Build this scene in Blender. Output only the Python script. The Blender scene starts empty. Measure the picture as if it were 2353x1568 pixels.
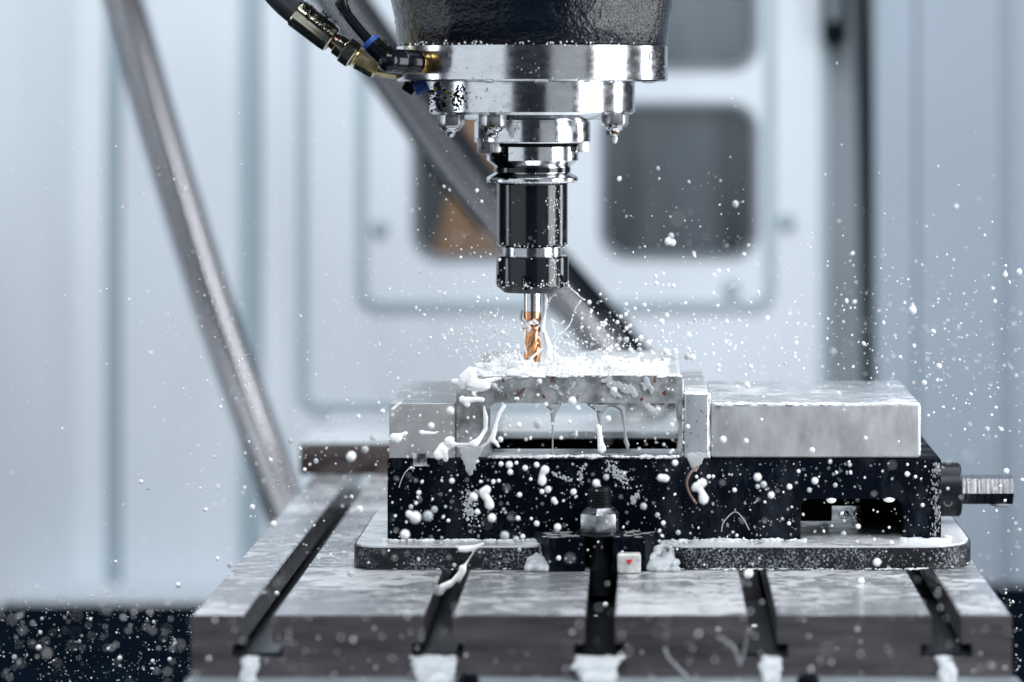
import bpy, bmesh, math, random
from mathutils import Vector, Matrix, Euler, noise
R = math.radians
random.seed(7)
sc = bpy.context.scene
COL = sc.collection
MM = 0.001

# ------------------------------------------------------------------ camera
FPX, CX, CZ, D0 = 6800.0, 77.0, 313.0, 2040.0     # focal length in picture px (2353 wide), camera place in mm
cam_d = bpy.data.cameras.new('camera'); cam = bpy.data.objects.new('camera', cam_d); COL.objects.link(cam)
cam.location = (CX*MM, -D0*MM, CZ*MM); cam.rotation_euler = (R(90), 0, 0)
cam_d.sensor_width = 36; cam_d.lens = FPX/2353*36
cam_d.shift_x = -303.5/2353; cam_d.shift_y = -564/2353
cam_d.clip_start = 0.05; cam_d.clip_end = 60
cam_d.dof.use_dof = True; cam_d.dof.focus_distance = 1.992; cam_d.dof.aperture_fstop = 3.3
sc.camera = cam

# ------------------------------------------------------------------ world and lamps
w = bpy.data.worlds.new('World'); sc.world = w; w.use_nodes = True
bg = w.node_tree.nodes['Background']
bg.inputs[0].default_value = (0.50, 0.62, 0.80, 1); bg.inputs[1].default_value = 0.04
sc.view_settings.view_transform = 'Standard'; sc.view_settings.look = 'None'
sc.view_settings.exposure = 0; sc.view_settings.gamma = 1
sc.cycles.use_denoising = True
sc.cycles.max_bounces = 8; sc.cycles.caustics_reflective = False; sc.cycles.caustics_refractive = False
sc.cycles.sample_clamp_indirect = 6

def area(name, loc, target, sx, sy, power, col=(1, 1, 1), spread=180):
    l = bpy.data.lights.new(name, 'AREA'); l.shape = 'RECTANGLE'; l.size = sx; l.size_y = sy
    l.energy = power; l.color = col; l.spread = R(spread)
    o = bpy.data.objects.new(name, l); COL.objects.link(o); o.location = Vector(loc)
    d = Vector(target) - Vector(loc)
    o.rotation_euler = d.to_track_quat('-Z', 'Y').to_euler()
    return o
# az measured from the camera direction towards +X
def az(a, d, z): return (math.sin(R(a))*d, -math.cos(R(a))*d, z)
C1 = (0.95, 0.97, 1.0)
area('lamp_right_key', az(69, 1.0, .30), (0, 0, .28), .46, 1.0, 11, C1)
area('lamp_right_back', az(111, 1.1, .25), (0, 0, .25), .22, 1.0, 5, C1)
area('lamp_left_strip', az(-86, 1.2, .30), (0, 0, .25), .20, 1.0, 2.6, (.88, .95, 1))
area('fill_left_soft', az(-46, 1.5, .42), (0, 0, .30), 1.5, .9, 3.4, (.86, .93, 1))  # added soft fill: pale grey reflection on the left of the rings
area('fill_right_soft', az(32, 1.6, .42), (0, 0, .30), .85, .9, .9, (.9, .95, 1))  # weaker added fill for the mid grey right of the ring centre
area('lamp_front_high', (.1, -1.25, 1.75), (.05, -.05, .05), 1.2, .8, 37, (.90, .95, 1))
area('lamp_ceiling', (.05, .15, 1.5), (.05, .15, 0), 1.3, 1.0, 17, (.90, .95, 1))
area('fill_wall_wash', (.02, .45, 1.35), (.03, 1.35, .15), .8, .5, 9.0, (.89, .95, 1))  # added light aimed at the wall to set its brightness and falloff
area('fill_wall_low', (-.1, .55, -.15), (-.1, 1.35, .15), 1.5, .3, 2, (.89, .95, 1))  # second added wall light, from below
area('fill_back_room', (-.02, 1.52, .60), (-.02, 1.74, .2), .9, .1, 9, (1, .95, .88))  # added unseen fill that brightens what stands behind the windows

# ------------------------------------------------------------------ materials
def nt(name):
    m = bpy.data.materials.new(name); m.use_nodes = True
    t = m.node_tree; return m, t, t.nodes['Principled BSDF']
def N(t, typ, **kw):
    n = t.nodes.new(typ)
    for k, v in kw.items():
        if k in n.inputs: n.inputs[k].default_value = v
        else: setattr(n, k, v)
    return n
def pos(t, scale=(1, 1, 1)):
    g = N(t, 'ShaderNodeTexCoord'); mp = N(t, 'ShaderNodeMapping'); mp.inputs['Scale'].default_value = scale
    t.links.new(g.outputs['Object'], mp.inputs['Vector']); return mp.outputs[0]
def noi(t, vec, scale, detail=4, rough=.6, dist=0):
    n = N(t, 'ShaderNodeTexNoise'); n.inputs['Scale'].default_value = scale; n.inputs['Detail'].default_value = detail
    n.inputs['Roughness'].default_value = rough; n.inputs['Distortion'].default_value = dist
    t.links.new(vec, n.inputs['Vector']); return n.outputs['Fac']
def ramp(t, fac, stops):
    n = N(t, 'ShaderNodeValToRGB'); cr = n.color_ramp
    while len(cr.elements) < len(stops): cr.elements.new(.5)
    for e, (p, c) in zip(cr.elements, stops):
        e.position = p; e.color = (c, c, c, 1) if not isinstance(c, tuple) else (*c, 1)
    t.links.new(fac, n.inputs[0]); return n.outputs[0]
def bump(t, b, h, strength, dist, normal=None):
    n = N(t, 'ShaderNodeBump'); n.inputs['Strength'].default_value = strength; n.inputs['Distance'].default_value = dist
    t.links.new(h, n.inputs['Height'])
    if normal: t.links.new(normal, n.inputs['Normal'])
    if b: t.links.new(n.outputs[0], b.inputs['Normal'])
    return n.outputs[0]
def mathn(t, op, a, b=None, v=None, clamp=False):
    n = N(t, 'ShaderNodeMath'); n.operation = op; n.use_clamp = clamp
    t.links.new(a, n.inputs[0])
    if b is not None: t.links.new(b, n.inputs[1])
    if v is not None: n.inputs[1].default_value = v
    return n.outputs[0]
def simple(name, col, rough=.5, metal=0, spec=.5, coat=0, bs=None, bstr=.2, bd=.0005, var=0, varscale=60, vec=(1, 1, 1), rvar=0):
    m, t, b = nt(name)
    b.inputs['Base Color'].default_value = (*col, 1); b.inputs['Roughness'].default_value = rough
    b.inputs['Metallic'].default_value = metal; b.inputs['Specular IOR Level'].default_value = spec
    b.inputs['Coat Weight'].default_value = coat; b.inputs['Coat Roughness'].default_value = .08
    v = pos(t, vec)
    if var:
        f = noi(t, v, varscale, 6)
        c = ramp(t, f, [(.3, tuple(x*(1-var) for x in col)), (.7, tuple(min(1, x*(1+var)) for x in col))])
        t.links.new(c, b.inputs['Base Color'])
    if rvar:
        f = noi(t, v, varscale*1.7, 5)
        c = ramp(t, f, [(.3, max(0, rough-rvar)), (.7, rough+rvar)])
        t.links.new(c, b.inputs['Roughness'])
    if bs: bump(t, b, noi(t, v, bs, 5), bstr, bd)
    return m

M = {}
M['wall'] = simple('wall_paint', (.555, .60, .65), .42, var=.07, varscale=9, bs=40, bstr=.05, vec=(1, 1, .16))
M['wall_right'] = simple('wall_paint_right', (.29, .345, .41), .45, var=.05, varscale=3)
M['fold_shade'] = simple('fold_shade_screw_grey', (.27, .345, .385), .6)  # teal grey: painted shade of folds and grooves, also the screw colour
M['recess'] = simple('recess_shade_grey', (.16, .19, .215), .5, var=.1, varscale=6)  # recess shade painted into the tone; window frames and grip inlay share it
M['gasket'] = simple('black_gasket', (.004, .007, .011), .6, spec=.1)
M['floor'] = simple('wet_black_floor', (.003, .006, .011), 1, var=.5, varscale=9, spec=0)
M['backroom'] = simple('back_room', (.040, .05, .06), .8, var=.7, varscale=7, vec=(2.5, 1, .5))
M['ochre'] = simple('ochre_panel', (.42, .22, .085), .7, var=.3, varscale=8)
M['plum'] = simple('plum_panel', (.035, .015, .03), .7)
M['rubber'] = simple('black_rubber', (.004, .006, .010), .2, spec=.35, bs=300, bstr=.08)
M['braid'] = None
M['blue'] = simple('blue_plastic', (.02, .07, .30), .35)
M['gold'] = simple('brass', (.26, .17, .06), .3, 1, rvar=.1)
M['copper_ring'] = simple('copper_ring', (.75, .38, .28), .2, 1)
M['zinc'] = simple('yellow_zinc', (.50, .48, .37), .22, 1, var=.25, varscale=70, rvar=.06, bs=200, bstr=.05)
M['nut'] = simple('smoky_nut_steel', (.30, .31, .33), .3, 1, var=.25, varscale=120, rvar=.1)
M['ground'] = simple('ground_steel', (.55, .56, .58), .32, .85, var=.12, varscale=200)
M['zinc2'] = simple('iridescent_zinc', (.72, .62, .36), .28, 1, var=.3, varscale=90, rvar=.06, bs=200, bstr=.05)
M['steel'] = simple('polished_steel', (.76, .78, .81), .17, 1, var=.10, varscale=70, rvar=.05, vec=(1, 1, 2), bs=90, bstr=.04)
M['steel_dull'] = simple('turned_steel', (.72, .73, .75), .2, 1, var=.1, varscale=160, rvar=.06, bs=300, bstr=.1)
M['steel_tube'] = simple('steel_tube', (.34, .34, .36), .22, 1, var=.05, varscale=30)
M['oxide'] = simple('black_oxide', (.005, .007, .012), .15, 0, spec=.5, coat=.15, rvar=.06, varscale=120, bs=160, bstr=.1)
M['collar'] = simple('collar_steel', (.010, .012, .016), .32, 0, spec=.2, bs=400, bstr=.1, rvar=.08)
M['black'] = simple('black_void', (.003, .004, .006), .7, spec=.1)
M['ink'] = simple('dark_ink', (.03, .03, .035), .5)
M['rust'] = simple('rust_speck', (.12, .025, .012), .7)
M['red'] = simple('red_print', (.75, .015, .02), .4)
M['chip'] = simple('metal_chip', (.6, .6, .6), .25, 1)
M['chip_dark'] = simple('dark_chip', (.006, .007, .007), .7, spec=.1)
M['chip_yellow'] = simple('yellow_chip', (.5, .42, .06), .5)
M['copper_tool'] = simple('copper_coating', (.84, .44, .23), .20, 1, var=.08, varscale=150, rvar=.04)
M['glass'] = None

def m_liquid(name, col, rough, trans=0, sss=.4):
    m, t, b = nt(name)
    b.inputs['Base Color'].default_value = (*col, 1); b.inputs['Roughness'].default_value = rough
    b.inputs['Subsurface Weight'].default_value = sss; b.inputs['Subsurface Radius'].default_value = (1, .95, .9)
    b.inputs['Subsurface Scale'].default_value = .003
    b.inputs['Transmission Weight'].default_value = trans; b.inputs['IOR'].default_value = 1.34
    return m
M['milk'] = m_liquid('milky_coolant', (.93, .93, .94), .14, 0, .3)
M['thin'] = m_liquid('thin_coolant', (.86, .89, .92), .05, .72, 0)
M['cloudy'] = m_liquid('cloudy_coolant', (.80, .84, .87), .06, .45, .2)
M['grey_liq'] = m_liquid('grey_coolant', (.45, .47, .48), .06, .35, 0)
def foam_mat():
    m, t, b = nt('coolant_foam')
    b.inputs['Base Color'].default_value = (.84, .86, .88, 1); b.inputs['Roughness'].default_value = .3
    v = pos(t); vo = N(t, 'ShaderNodeTexVoronoi'); vo.inputs['Scale'].default_value = 650; t.links.new(v, vo.inputs['Vector'])
    bump(t, b, mathn(t, 'ADD', vo.outputs[0], noi(t, v, 180, 4)), .5, .0008)
    c = ramp(t, noi(t, v, 120, 5), [(.3, (.45, .5, .54)), (.62, (.9, .91, .92))]); t.links.new(c, b.inputs['Base Color'])
    return m
M['foam'] = foam_mat()

# streaked pane: tinted glass, grey streaks painted in for blurred reflections
def pane_mat():
    m, t, b = nt('window_glass')
    out = t.nodes['Material Output']
    tr = N(t, 'ShaderNodeBsdfTransparent'); tr.inputs[0].default_value = (.75, .78, .8, 1)
    mx = N(t, 'ShaderNodeMixShader')
    v = pos(t, (1, 1, .12)); f = ramp(t, noi(t, v, 28, 5), [(.35, .03), (.75, .24)])
    b.inputs['Base Color'].default_value = (.22, .25, .28, 1); b.inputs['Roughness'].default_value = .35
    t.links.new(f, mx.inputs[0]); t.links.new(tr.outputs[0], mx.inputs[1]); t.links.new(b.outputs[0], mx.inputs[2])
    t.links.new(mx.outputs[0], out.inputs[0]); return m
M['glass'] = pane_mat()

def braid_mat():
    m, t, b = nt('braided_hose')
    b.inputs['Base Color'].default_value = (.012, .015, .022, 1); b.inputs['Roughness'].default_value = .45
    v = pos(t, (1, 1, 1)); wv = N(t, 'ShaderNodeTexWave'); wv.inputs['Scale'].default_value = 420; wv.bands_direction = 'DIAGONAL'
    t.links.new(v, wv.inputs['Vector']); bump(t, b, wv.outputs['Fac'], .6, .0004); return m
M['braid'] = braid_mat()

# cast iron, black enamel, pebbled and wet
def cast(name, col, s1, st, rough, specks=0, coat=.5, dist=.0012, spec=.5):
    m, t, b = nt(name); b.inputs['Specular IOR Level'].default_value = spec
    v = pos(t); b.inputs['Base Color'].default_value = (*col, 1); b.inputs['Roughness'].default_value = rough
    b.inputs['Coat Weight'].default_value = coat; b.inputs['Coat Roughness'].default_value = .12
    h = mathn(t, 'ADD', noi(t, v, s1, 4, .55), mathn(t, 'MULTIPLY', noi(t, v, s1*4, 3), v=.25))
    nrm = bump(t, b, h, st, dist); t.links.new(nrm, b.inputs['Coat Normal'])
    if name == 'black_cast_vise':
        pc = ramp(t, noi(t, pos(t, (1, 1, .45)), 30, 7, .7), [(.50, col), (.80, (.035, .042, .055))]); t.links.new(pc, b.inputs['Base Color'])
        pr = ramp(t, noi(t, pos(t, (1, 1, .4)), 34, 6, .6), [(.35, .14), (.65, .5)]); t.links.new(pr, b.inputs['Roughness'])
    if specks:
        f = ramp(t, noi(t, v, 26, 6, .75), [(.46, 0), (.60, specks)])
        g = ramp(t, noi(t, v, 620, 3, .6), [(.50, 0), (.60, 1)])
        k = mathn(t, 'MULTIPLY', f, g)
        mx = N(t, 'ShaderNodeMix'); mx.data_type = 'RGBA'
        t.links.new(k, mx.inputs[0]); mx.inputs[6].default_value = (*col, 1); mx.inputs[7].default_value = (.55, .6, .66, 1)
        t.links.new(mx.outputs[2], b.inputs['Base Color'])
    return m
M['cast_head'] = cast('wet_cast_head', (.003, .006, .012), 130, .6, .22, 0, .45, .0022, .3)
M['cast_vise'] = cast('black_cast_vise', (.0015, .003, .0065), 420, .7, .32, 0, 0, .0006, .035)
M['cast_flange'] = cast('glint_cast_flange', (.0035, .005, .009), 480, 1, .2, .45, .10, .0014, .12)  # scattered white specks are painted glints on the black casting

# machined steel that is wet: sides bare with dried streaks, upward faces under a milky film
def wet_steel(name, side, film, foam_lo, foam_hi, srough=.38, metal=.75, streak=(1, 1, .35), topstretch=(.45, 1.6, 1), film_rough=.12, film_metal=0, bs=.35, side2=None, specks=False, nscale=38):
    m, t, b = nt(name)
    g = N(t, 'ShaderNodeNewGeometry'); sx = N(t, 'ShaderNodeSeparateXYZ'); t.links.new(g.outputs['True Normal'], sx.inputs[0])
    up = ramp(t, sx.outputs['Z'], [(.35, 0), (.8, 1)])
    vs = pos(t, streak); vt = pos(t, topstretch)
    side2 = side2 or tuple(x*1.7 for x in side)
    cs = ramp(t, noi(t, vs, 55, 7, .65), [(.36, side), (.66, side2)])
    if specks:
        v0 = pos(t); sp = ramp(t, noi(t, v0, 420, 3, .6), [(.63, 0), (.69, .85)])
        mxs = N(t, 'ShaderNodeMix'); mxs.data_type = 'RGBA'; t.links.new(sp, mxs.inputs[0]); t.links.new(cs, mxs.inputs[6]); mxs.inputs[7].default_value = (.035, .035, .045, 1); cs = mxs.outputs[2]
    nf = noi(t, vt, nscale, 8, .66, .8)
    big = ramp(t, noi(t, vt, 13, 3, .5), [(.32, -.14+.14), (.68, .28)])
    nf2 = mathn(t, 'ADD', nf, mathn(t, 'ADD', big, v=-.14))
    fo = ramp(t, nf2, [(foam_lo, 0), (foam_hi, 1)])
    mf = N(t, 'ShaderNodeMix'); mf.data_type = 'RGBA'; t.links.new(fo, mf.inputs[0]); mf.inputs[6].default_value = (*film, 1); mf.inputs[7].default_value = (.86, .87, .89, 1)
    mc = N(t, 'ShaderNodeMix'); mc.data_type = 'RGBA'; t.links.new(up, mc.inputs[0]); t.links.new(cs, mc.inputs[6]); t.links.new(mf.outputs[2], mc.inputs[7])
    t.links.new(mc.outputs[2], b.inputs['Base Color'])
    mm = N(t, 'ShaderNodeMix'); t.links.new(up, mm.inputs[0]); mm.inputs[2].default_value = metal; mm.inputs[3].default_value = film_metal; t.links.new(mm.outputs[0], b.inputs['Metallic'])
    rg_ = ramp(t, fo, [(0, film_rough), (1, .45)])
    mr = N(t, 'ShaderNodeMix'); t.links.new(up, mr.inputs[0]); mr.inputs[2].default_value = srough; t.links.new(rg_, mr.inputs[3]); t.links.new(mr.outputs[0], b.inputs['Roughness'])
    b.inputs['Coat Weight'].default_value = .8; b.inputs['Coat Roughness'].default_value = .05
    h = mathn(t, 'ADD', nf, mathn(t, 'MULTIPLY', noi(t, vt, nscale*.45, 2, .5, 1.5), v=1.2))
    h = mathn(t, 'MULTIPLY', h, up)
    n1 = bump(t, b, h, bs, .0022); t.links.new(n1, b.inputs['Coat Normal'])
    return m
M['table'] = wet_steel('wet_table_steel', (.062, .056, .062), (.40, .415, .44), .47, .62, .5, .25, streak=(.25, 1, 1.6), side2=(.14, .13, .14), topstretch=(.7, 1, 1), bs=.9, nscale=72, film_metal=.3, film_rough=.16)
M['jaw'] = wet_steel('wet_ground_jaw', (.36, .36, .365), (.20, .215, .225), .52, .72, .36, .25, streak=(1.2, 1, .6), topstretch=(.7, .8, 1), bs=.9, side2=(.46, .46, .47), nscale=60)
M['jaw2'] = wet_steel('milky_moving_jaw', (.31, .31, .315), (.44, .46, .48), .42, .60, .4, .2, streak=(1.0, 1, .42), topstretch=(.8, .8, 1), bs=.8, side2=(.50, .51, .53), nscale=60)
M['jawplate'] = wet_steel('spotted_jaw_plate', (.50, .53, .57), (.60, .62, .64), .40, .6, .3, .6, side2=(.66, .69, .73), specks=True, bs=.6)
M['work'] = wet_steel('wet_workpiece_steel', (.16, .17, .175), (.66, .68, .70), .32, .56, .36, .3, streak=(1.5, 1, 1.5), topstretch=(.8, .8, 1), side2=(.54, .56, .57), bs=.8, nscale=50)
M['vise_top'] = wet_steel('wet_vise_top', (.004, .006, .010), (.05, .055, .06), .46, .60, .4, .1, topstretch=(.4, 2, 1), bs=.9, side2=(.008, .010, .014))
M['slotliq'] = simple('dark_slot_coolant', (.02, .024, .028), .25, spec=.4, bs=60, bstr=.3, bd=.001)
M['brown_block'] = wet_steel('brown_block_steel', (.045, .030, .030), (.42, .47, .49), .4, .8, .5, .2, bs=.2, side2=(.075, .05, .048))
M['rail'] = simple('drain_rail_paint', (.22, .25, .27), .35, .2, var=.3, varscale=40)
M['puddle'] = wet_steel('milky_puddle', (.62, .65, .67), (.62, .64, .66), .40, .62, .06, 0, topstretch=(.8, .8, 1), bs=.4, side2=(.8, .8, .82), film_rough=.06)
def hexmat():
    m, t, b = nt('scored_shaft_steel')
    b.inputs['Metallic'].default_value = 1; b.inputs['Roughness'].default_value = .26
    v = pos(t, (1, .05, .05)); f = noi(t, v, 900, 3, .5)
    t.links.new(ramp(t, f, [(.35, (.16, .16, .17)), (.6, (.6, .6, .62))]), b.inputs['Base Color'])
    bump(t, b, f, .6, .0003); return m
M['hexshaft'] = hexmat()

# ------------------------------------------------------------------ helpers
def W(px, py, Y):
    s = (D0+Y)/FPX
    return Vector((CX+(px-1480)*s, Y, CZ+(220-py)*s))
def tag(o, label=None, cat=None, group=None, kind=None):
    if label: o['label'] = label
    if cat: o['category'] = cat
    if group: o['group'] = group
    if kind: o['kind'] = kind
    return o
def thing(name, loc, label, cat, group=None, kind=None):
    o = bpy.data.objects.new(name, None); COL.objects.link(o); o.location = Vector(loc)*MM; o.empty_display_size = .02
    return tag(o, label, cat, group, kind)
def wl(o):
    v = Vector((0, 0, 0))
    while o: v += o.location; o = o.parent
    return v
def obj(name, bm, mat, parent=None, smooth=40, bevel=0, seg=2, origin=None, tri=False):
    """link one mesh object; bm is in world millimetres"""
    if isinstance(bm, Soup): bm = bm.bm()
    if bevel:
        es = [e for e in bm.edges if len(e.link_faces) == 2 and e.calc_face_angle(0) > R(35)]
        bmesh.ops.bevel(bm, geom=es, offset=bevel, segments=seg, profile=.5, affect='EDGES', clamp_overlap=True)
    off = wl(parent) if parent else (Vector(origin)*MM if origin is not None else Vector((0, 0, 0)))
    bm.transform(Matrix.Scale(MM, 4))
    bm.transform(Matrix.Translation(-off))
    bmesh.ops.recalc_face_normals(bm, faces=bm.faces)
    me = bpy.data.meshes.new(name); bm.to_mesh(me); bm.free()
    for p in me.polygons: p.use_smooth = True
    if smooth < 180: me.set_sharp_from_angle(angle=R(smooth))
    me.materials.append(M[mat] if isinstance(mat, str) else mat)
    o = bpy.data.objects.new(name, me); COL.objects.link(o)
    if parent: o.parent = parent
    else: o.location = off
    return o
def box(x0, x1, y0, y1, z0, z1, bm=None):
    bm = bm or bmesh.new()
    r = bmesh.ops.create_cube(bm, size=1)
    for v in r['verts']:
        v.co = Vector(((x0+x1)/2+v.co.x*(x1-x0), (y0+y1)/2+v.co.y*(y1-y0), (z0+z1)/2+v.co.z*(z1-z0)))
    return bm
def lathe(prof, c=(0, 0), seg=128, bm=None):
    bm = bm or bmesh.new(); rings = []
    for r, z in prof:
        if r < 1e-4: rings.append([bm.verts.new((c[0], c[1], z))])
        else: rings.append([bm.verts.new((c[0]+r*math.cos(2*math.pi*i/seg), c[1]+r*math.sin(2*math.pi*i/seg), z)) for i in range(seg)])
    for a, b in zip(rings, rings[1:]):
        for i in range(seg):
            j = (i+1) % seg
            if len(a) == 1 and len(b) == 1: continue
            if len(a) == 1: bm.faces.new((a[0], b[j], b[i]))
            elif len(b) == 1: bm.faces.new((a[i], a[j], b[0]))
            else: bm.faces.new((a[i], a[j], b[j], b[i]))
    return bm
def prism(poly, axis, a, b, bm=None):
    """poly = list of 2-D points; axis 'y': (x,z) extruded in y; 'z': (x,y) extruded in z; 'x': (y,z) in x"""
    bm = bm or bmesh.new()
    f = {'y': lambda p, t: (p[0], t, p[1]), 'z': lambda p, t: (p[0], p[1], t), 'x': lambda p, t: (t, p[0], p[1])}[axis]
    A = [bm.verts.new(f(p, a)) for p in poly]; B = [bm.verts.new(f(p, b)) for p in poly]
    bm.faces.new(A); bm.faces.new(B[::-1]); n = len(poly)
    for i in range(n): bm.faces.new((A[i], B[i], B[(i+1) % n], A[(i+1) % n]))
    return bm
def rrect(x0, x1, z0, z1, r, n=8):
    pts = []
    for cx, cz, a0 in ((x1-r, z1-r, 0), (x0+r, z1-r, 90), (x0+r, z0+r, 180), (x1-r, z0+r, 270)):
        for i in range(n+1):
            a = R(a0+90*i/n); pts.append((cx+r*math.cos(a), cz+r*math.sin(a)))
    return pts
def frames(pts):
    """rotation-minimising frames"""
    T = []
    for i in range(len(pts)):
        a = pts[max(0, i-1)]; b = pts[min(len(pts)-1, i+1)]; T.append((b-a).normalized())
    u = T[0].orthogonal().normalized(); U = [u]
    for i in range(1, len(T)):
        u = (U[-1]-T[i]*U[-1].dot(T[i])).normalized(); U.append(u)
    return T, U
def tube(pts, rads, seg=20, bm=None, caps=True):
    bm = bm or bmesh.new(); pts = [Vector(p) for p in pts]
    if not hasattr(rads, '__len__'): rads = [rads]*len(pts)
    T, U = frames(pts); rings = []
    for p, r, t, u in zip(pts, rads, T, U):
        v = t.cross(u); rings.append([bm.verts.new(p+(u*math.cos(2*math.pi*i/seg)+v*math.sin(2*math.pi*i/seg))*r) for i in range(seg)])
    for a, b in zip(rings, rings[1:]):
        for i in range(seg): bm.faces.new((a[i], a[(i+1) % seg], b[(i+1) % seg], b[i]))
    if caps: bm.faces.new(rings[0][::-1]); bm.faces.new(rings[-1])
    return bm
def spline(pts, n=8):
    pts = [Vector(p) for p in pts]; P = [pts[0]*2-pts[1]]+pts+[pts[-1]*2-pts[-2]]; out = []
    for i in range(1, len(P)-2):
        for k in range(n):
            t = k/n; a, b, c, d = P[i-1:i+3]
            out.append(.5*((2*b)+(c-a)*t+(2*a-5*b+4*c-d)*t*t+(3*b-a-3*c+d)*t**3))
    out.append(pts[-1]); return out
def axial(p0, p1, prof, seg=32, bm=None, poly=None):
    """turned part along p0->p1, prof=[(t,r)] t in mm from p0"""
    p0, p1 = Vector(p0), Vector(p1); d = (p1-p0).normalized(); b2 = bmesh.new()
    lathe([(r, t) for t, r in prof], seg=seg, bm=b2)
    q = Vector((0, 0, 1)).rotation_difference(d).to_matrix().to_4x4()
    b2.transform(Matrix.Translation(p0) @ q)
    if bm is None: return b2
    me = bpy.data.meshes.new('t'); b2.to_mesh(me); bm.from_mesh(me); bpy.data.meshes.remove(me); b2.free(); return bm
ICO = {}
class Soup:
    """fast collector of little spheres"""
    def __init__(self): self.v = []; self.f = []
    def add(self, mt, sub):
        if sub not in ICO:
            b = bmesh.new(); bmesh.ops.create_icosphere(b, subdivisions=sub, radius=1); b.verts.index_update()
            ICO[sub] = ([v.co.copy() for v in b.verts], [[v.index for v in f.verts] for f in b.faces]); b.free()
        V, F = ICO[sub]; n = len(self.v)
        self.v += [mt @ p for p in V]; self.f += [[i+n for i in f] for f in F]
    def bm(self):
        me = bpy.data.meshes.new('s'); me.from_pydata(self.v, [], self.f); b = bmesh.new(); b.from_mesh(me); bpy.data.meshes.remove(me); return b
def ball(bm, c, r, sub=2, sc_=(1, 1, 1), rot=None):
    if isinstance(bm, Soup):
        mt = Matrix.Translation(Vector(c))
        if rot: mt = mt @ rot.to_matrix().to_4x4()
        bm.add(mt @ Matrix.Diagonal((r*sc_[0], r*sc_[1], r*sc_[2], 1)), sub); return
    mt = Matrix.Translation(Vector(c)) @ (rot.to_matrix().to_4x4() if rot else Matrix()) @ Matrix.Diagonal((r*sc_[0], r*sc_[1], r*sc_[2], 1))
    bmesh.ops.create_icosphere(bm, subdivisions=sub, radius=1, matrix=mt)
def evaluated(bm, mods):
    """run modifiers on a bmesh (mm units) and give a bmesh back"""
    if isinstance(bm, Soup): bm = bm.bm()
    me = bpy.data.meshes.new('t'); bm.to_mesh(me); bm.free(); o = bpy.data.objects.new('t', me); COL.objects.link(o)
    for typ, kw in mods:
        md = o.modifiers.new('m', typ)
        for k, v in kw.items(): setattr(md, k, v)
    dg = bpy.context.evaluated_depsgraph_get(); e = o.evaluated_get(dg); b = bmesh.new(); b.from_mesh(e.to_mesh())
    e.to_mesh_clear(); bpy.data.objects.remove(o); bpy.data.meshes.remove(me); return b
def cut(bm, cutter):
    me = bpy.data.meshes.new('c'); bmesh.ops.recalc_face_normals(cutter, faces=cutter.faces); cutter.to_mesh(me); cutter.free()
    bmesh.ops.recalc_face_normals(bm, faces=bm.faces)
    c = bpy.data.objects.new('c', me); COL.objects.link(c)
    b = evaluated(bm, [('BOOLEAN', dict(operation='DIFFERENCE', object=c, solver='EXACT'))])
    bpy.data.objects.remove(c); bpy.data.meshes.remove(me); return b
def chain(bm, pts, rads, step=.45):
    """balls along a path so a remesh melts them together"""
    pts = [Vector(p) for p in pts]
    for (a, ra), (b, rb) in zip(list(zip(pts, rads)), list(zip(pts, rads))[1:]):
        L = (b-a).length; n = max(1, int(L/(min(ra, rb)*step+.05)))
        for i in range(n+1):
            t = i/n; ball(bm, a.lerp(b, t), ra+(rb-ra)*t, 1)
def melt(bm, voxel=.7, it=3, fac=.5):
    return evaluated(bm, [('REMESH', dict(mode='VOXEL', voxel_size=voxel)), ('SMOOTH', dict(factor=fac, iterations=it))])

# ------------------------------------------------------------------ SETTING: floor and enclosure
YW = 1300.0
def WX(px): return W(px, 0, YW).x
def WZ(py): return W(0, py, YW).z
zf = WZ(1347)
tag(obj('floor', box(-1400, 1400, -900, YW+700, zf-20, zf), 'floor'), kind='structure')

def sheet(poly, holes, y, thick):
    """flat sheet in the XZ plane with holes and thickness"""
    bm = bmesh.new()
    def loop(p):
        vs = [bm.verts.new((x, y, z)) for x, z in p]
        return [bm.edges.new((vs[i], vs[(i+1) % len(vs)])) for i in range(len(vs))]
    es = loop(poly)
    for h in holes: es += loop(h)
    bmesh.ops.triangle_fill(bm, edges=es, use_beauty=True, normal=(0, -1, 0))
    r = bmesh.ops.extrude_face_region(bm, geom=list(bm.faces))
    for v in r['geom']:
        if isinstance(v, bmesh.types.BMVert): v.co.y += thick
    return bm
zt = 760
# left enclosure wall: folded sheet steel
lw = thing('enclosure_wall', (WX(300), YW, zf), 'pale blue grey folded sheet steel wall with painted fold shade, at the far left', 'wall')
xs = [(-500, -460), (10, -130), (110, -60), (180, -12), (238, 0), (250, 10), (268, 10), (280, 0), (350, -6), (548, -4), (560, 10), (592, 10), (604, -2), (660, 0)]
poly = [(WX(p), YW+d) for p, d in xs]; poly = poly+[(x, y+30) for x, y in poly[::-1]]
obj('wall_sheet', prism(poly, 'z', zf, zt), 'wall', lw, smooth=20)
for a, b in ((238, 273), (548, 598)):
    obj('fold_shade', box(WX(a+2), WX(b-2), YW+2, YW+9, zf+4, zt), 'fold_shade', lw)  # dark strips painting the shade inside the wall folds
obj('foot_flange', prism([(WX(20), YW-120), (WX(640), YW-120), (WX(640), YW), (WX(20), YW)], 'z', zf+.5, zf+5), 'wall', lw)
# door panel with windows
dw = thing('enclosure_door', (WX(1250), YW, zf), 'pale blue grey machine door with rounded dark windows, behind the spindle', 'door')
wins = [(958, 1250, 246, 588), (1390, 1732, 246, 584), (1390, 1732, -420, 150)]
holes = [rrect(WX(a), WX(b), WZ(d), WZ(c), 27, 8) for a, b, c, d in wins]
obj('door_sheet', sheet([(WX(661), zf), (WX(1892), zf), (WX(1892), zt), (WX(661), zt)], holes, YW+6, 12), 'wall', dw)
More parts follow.
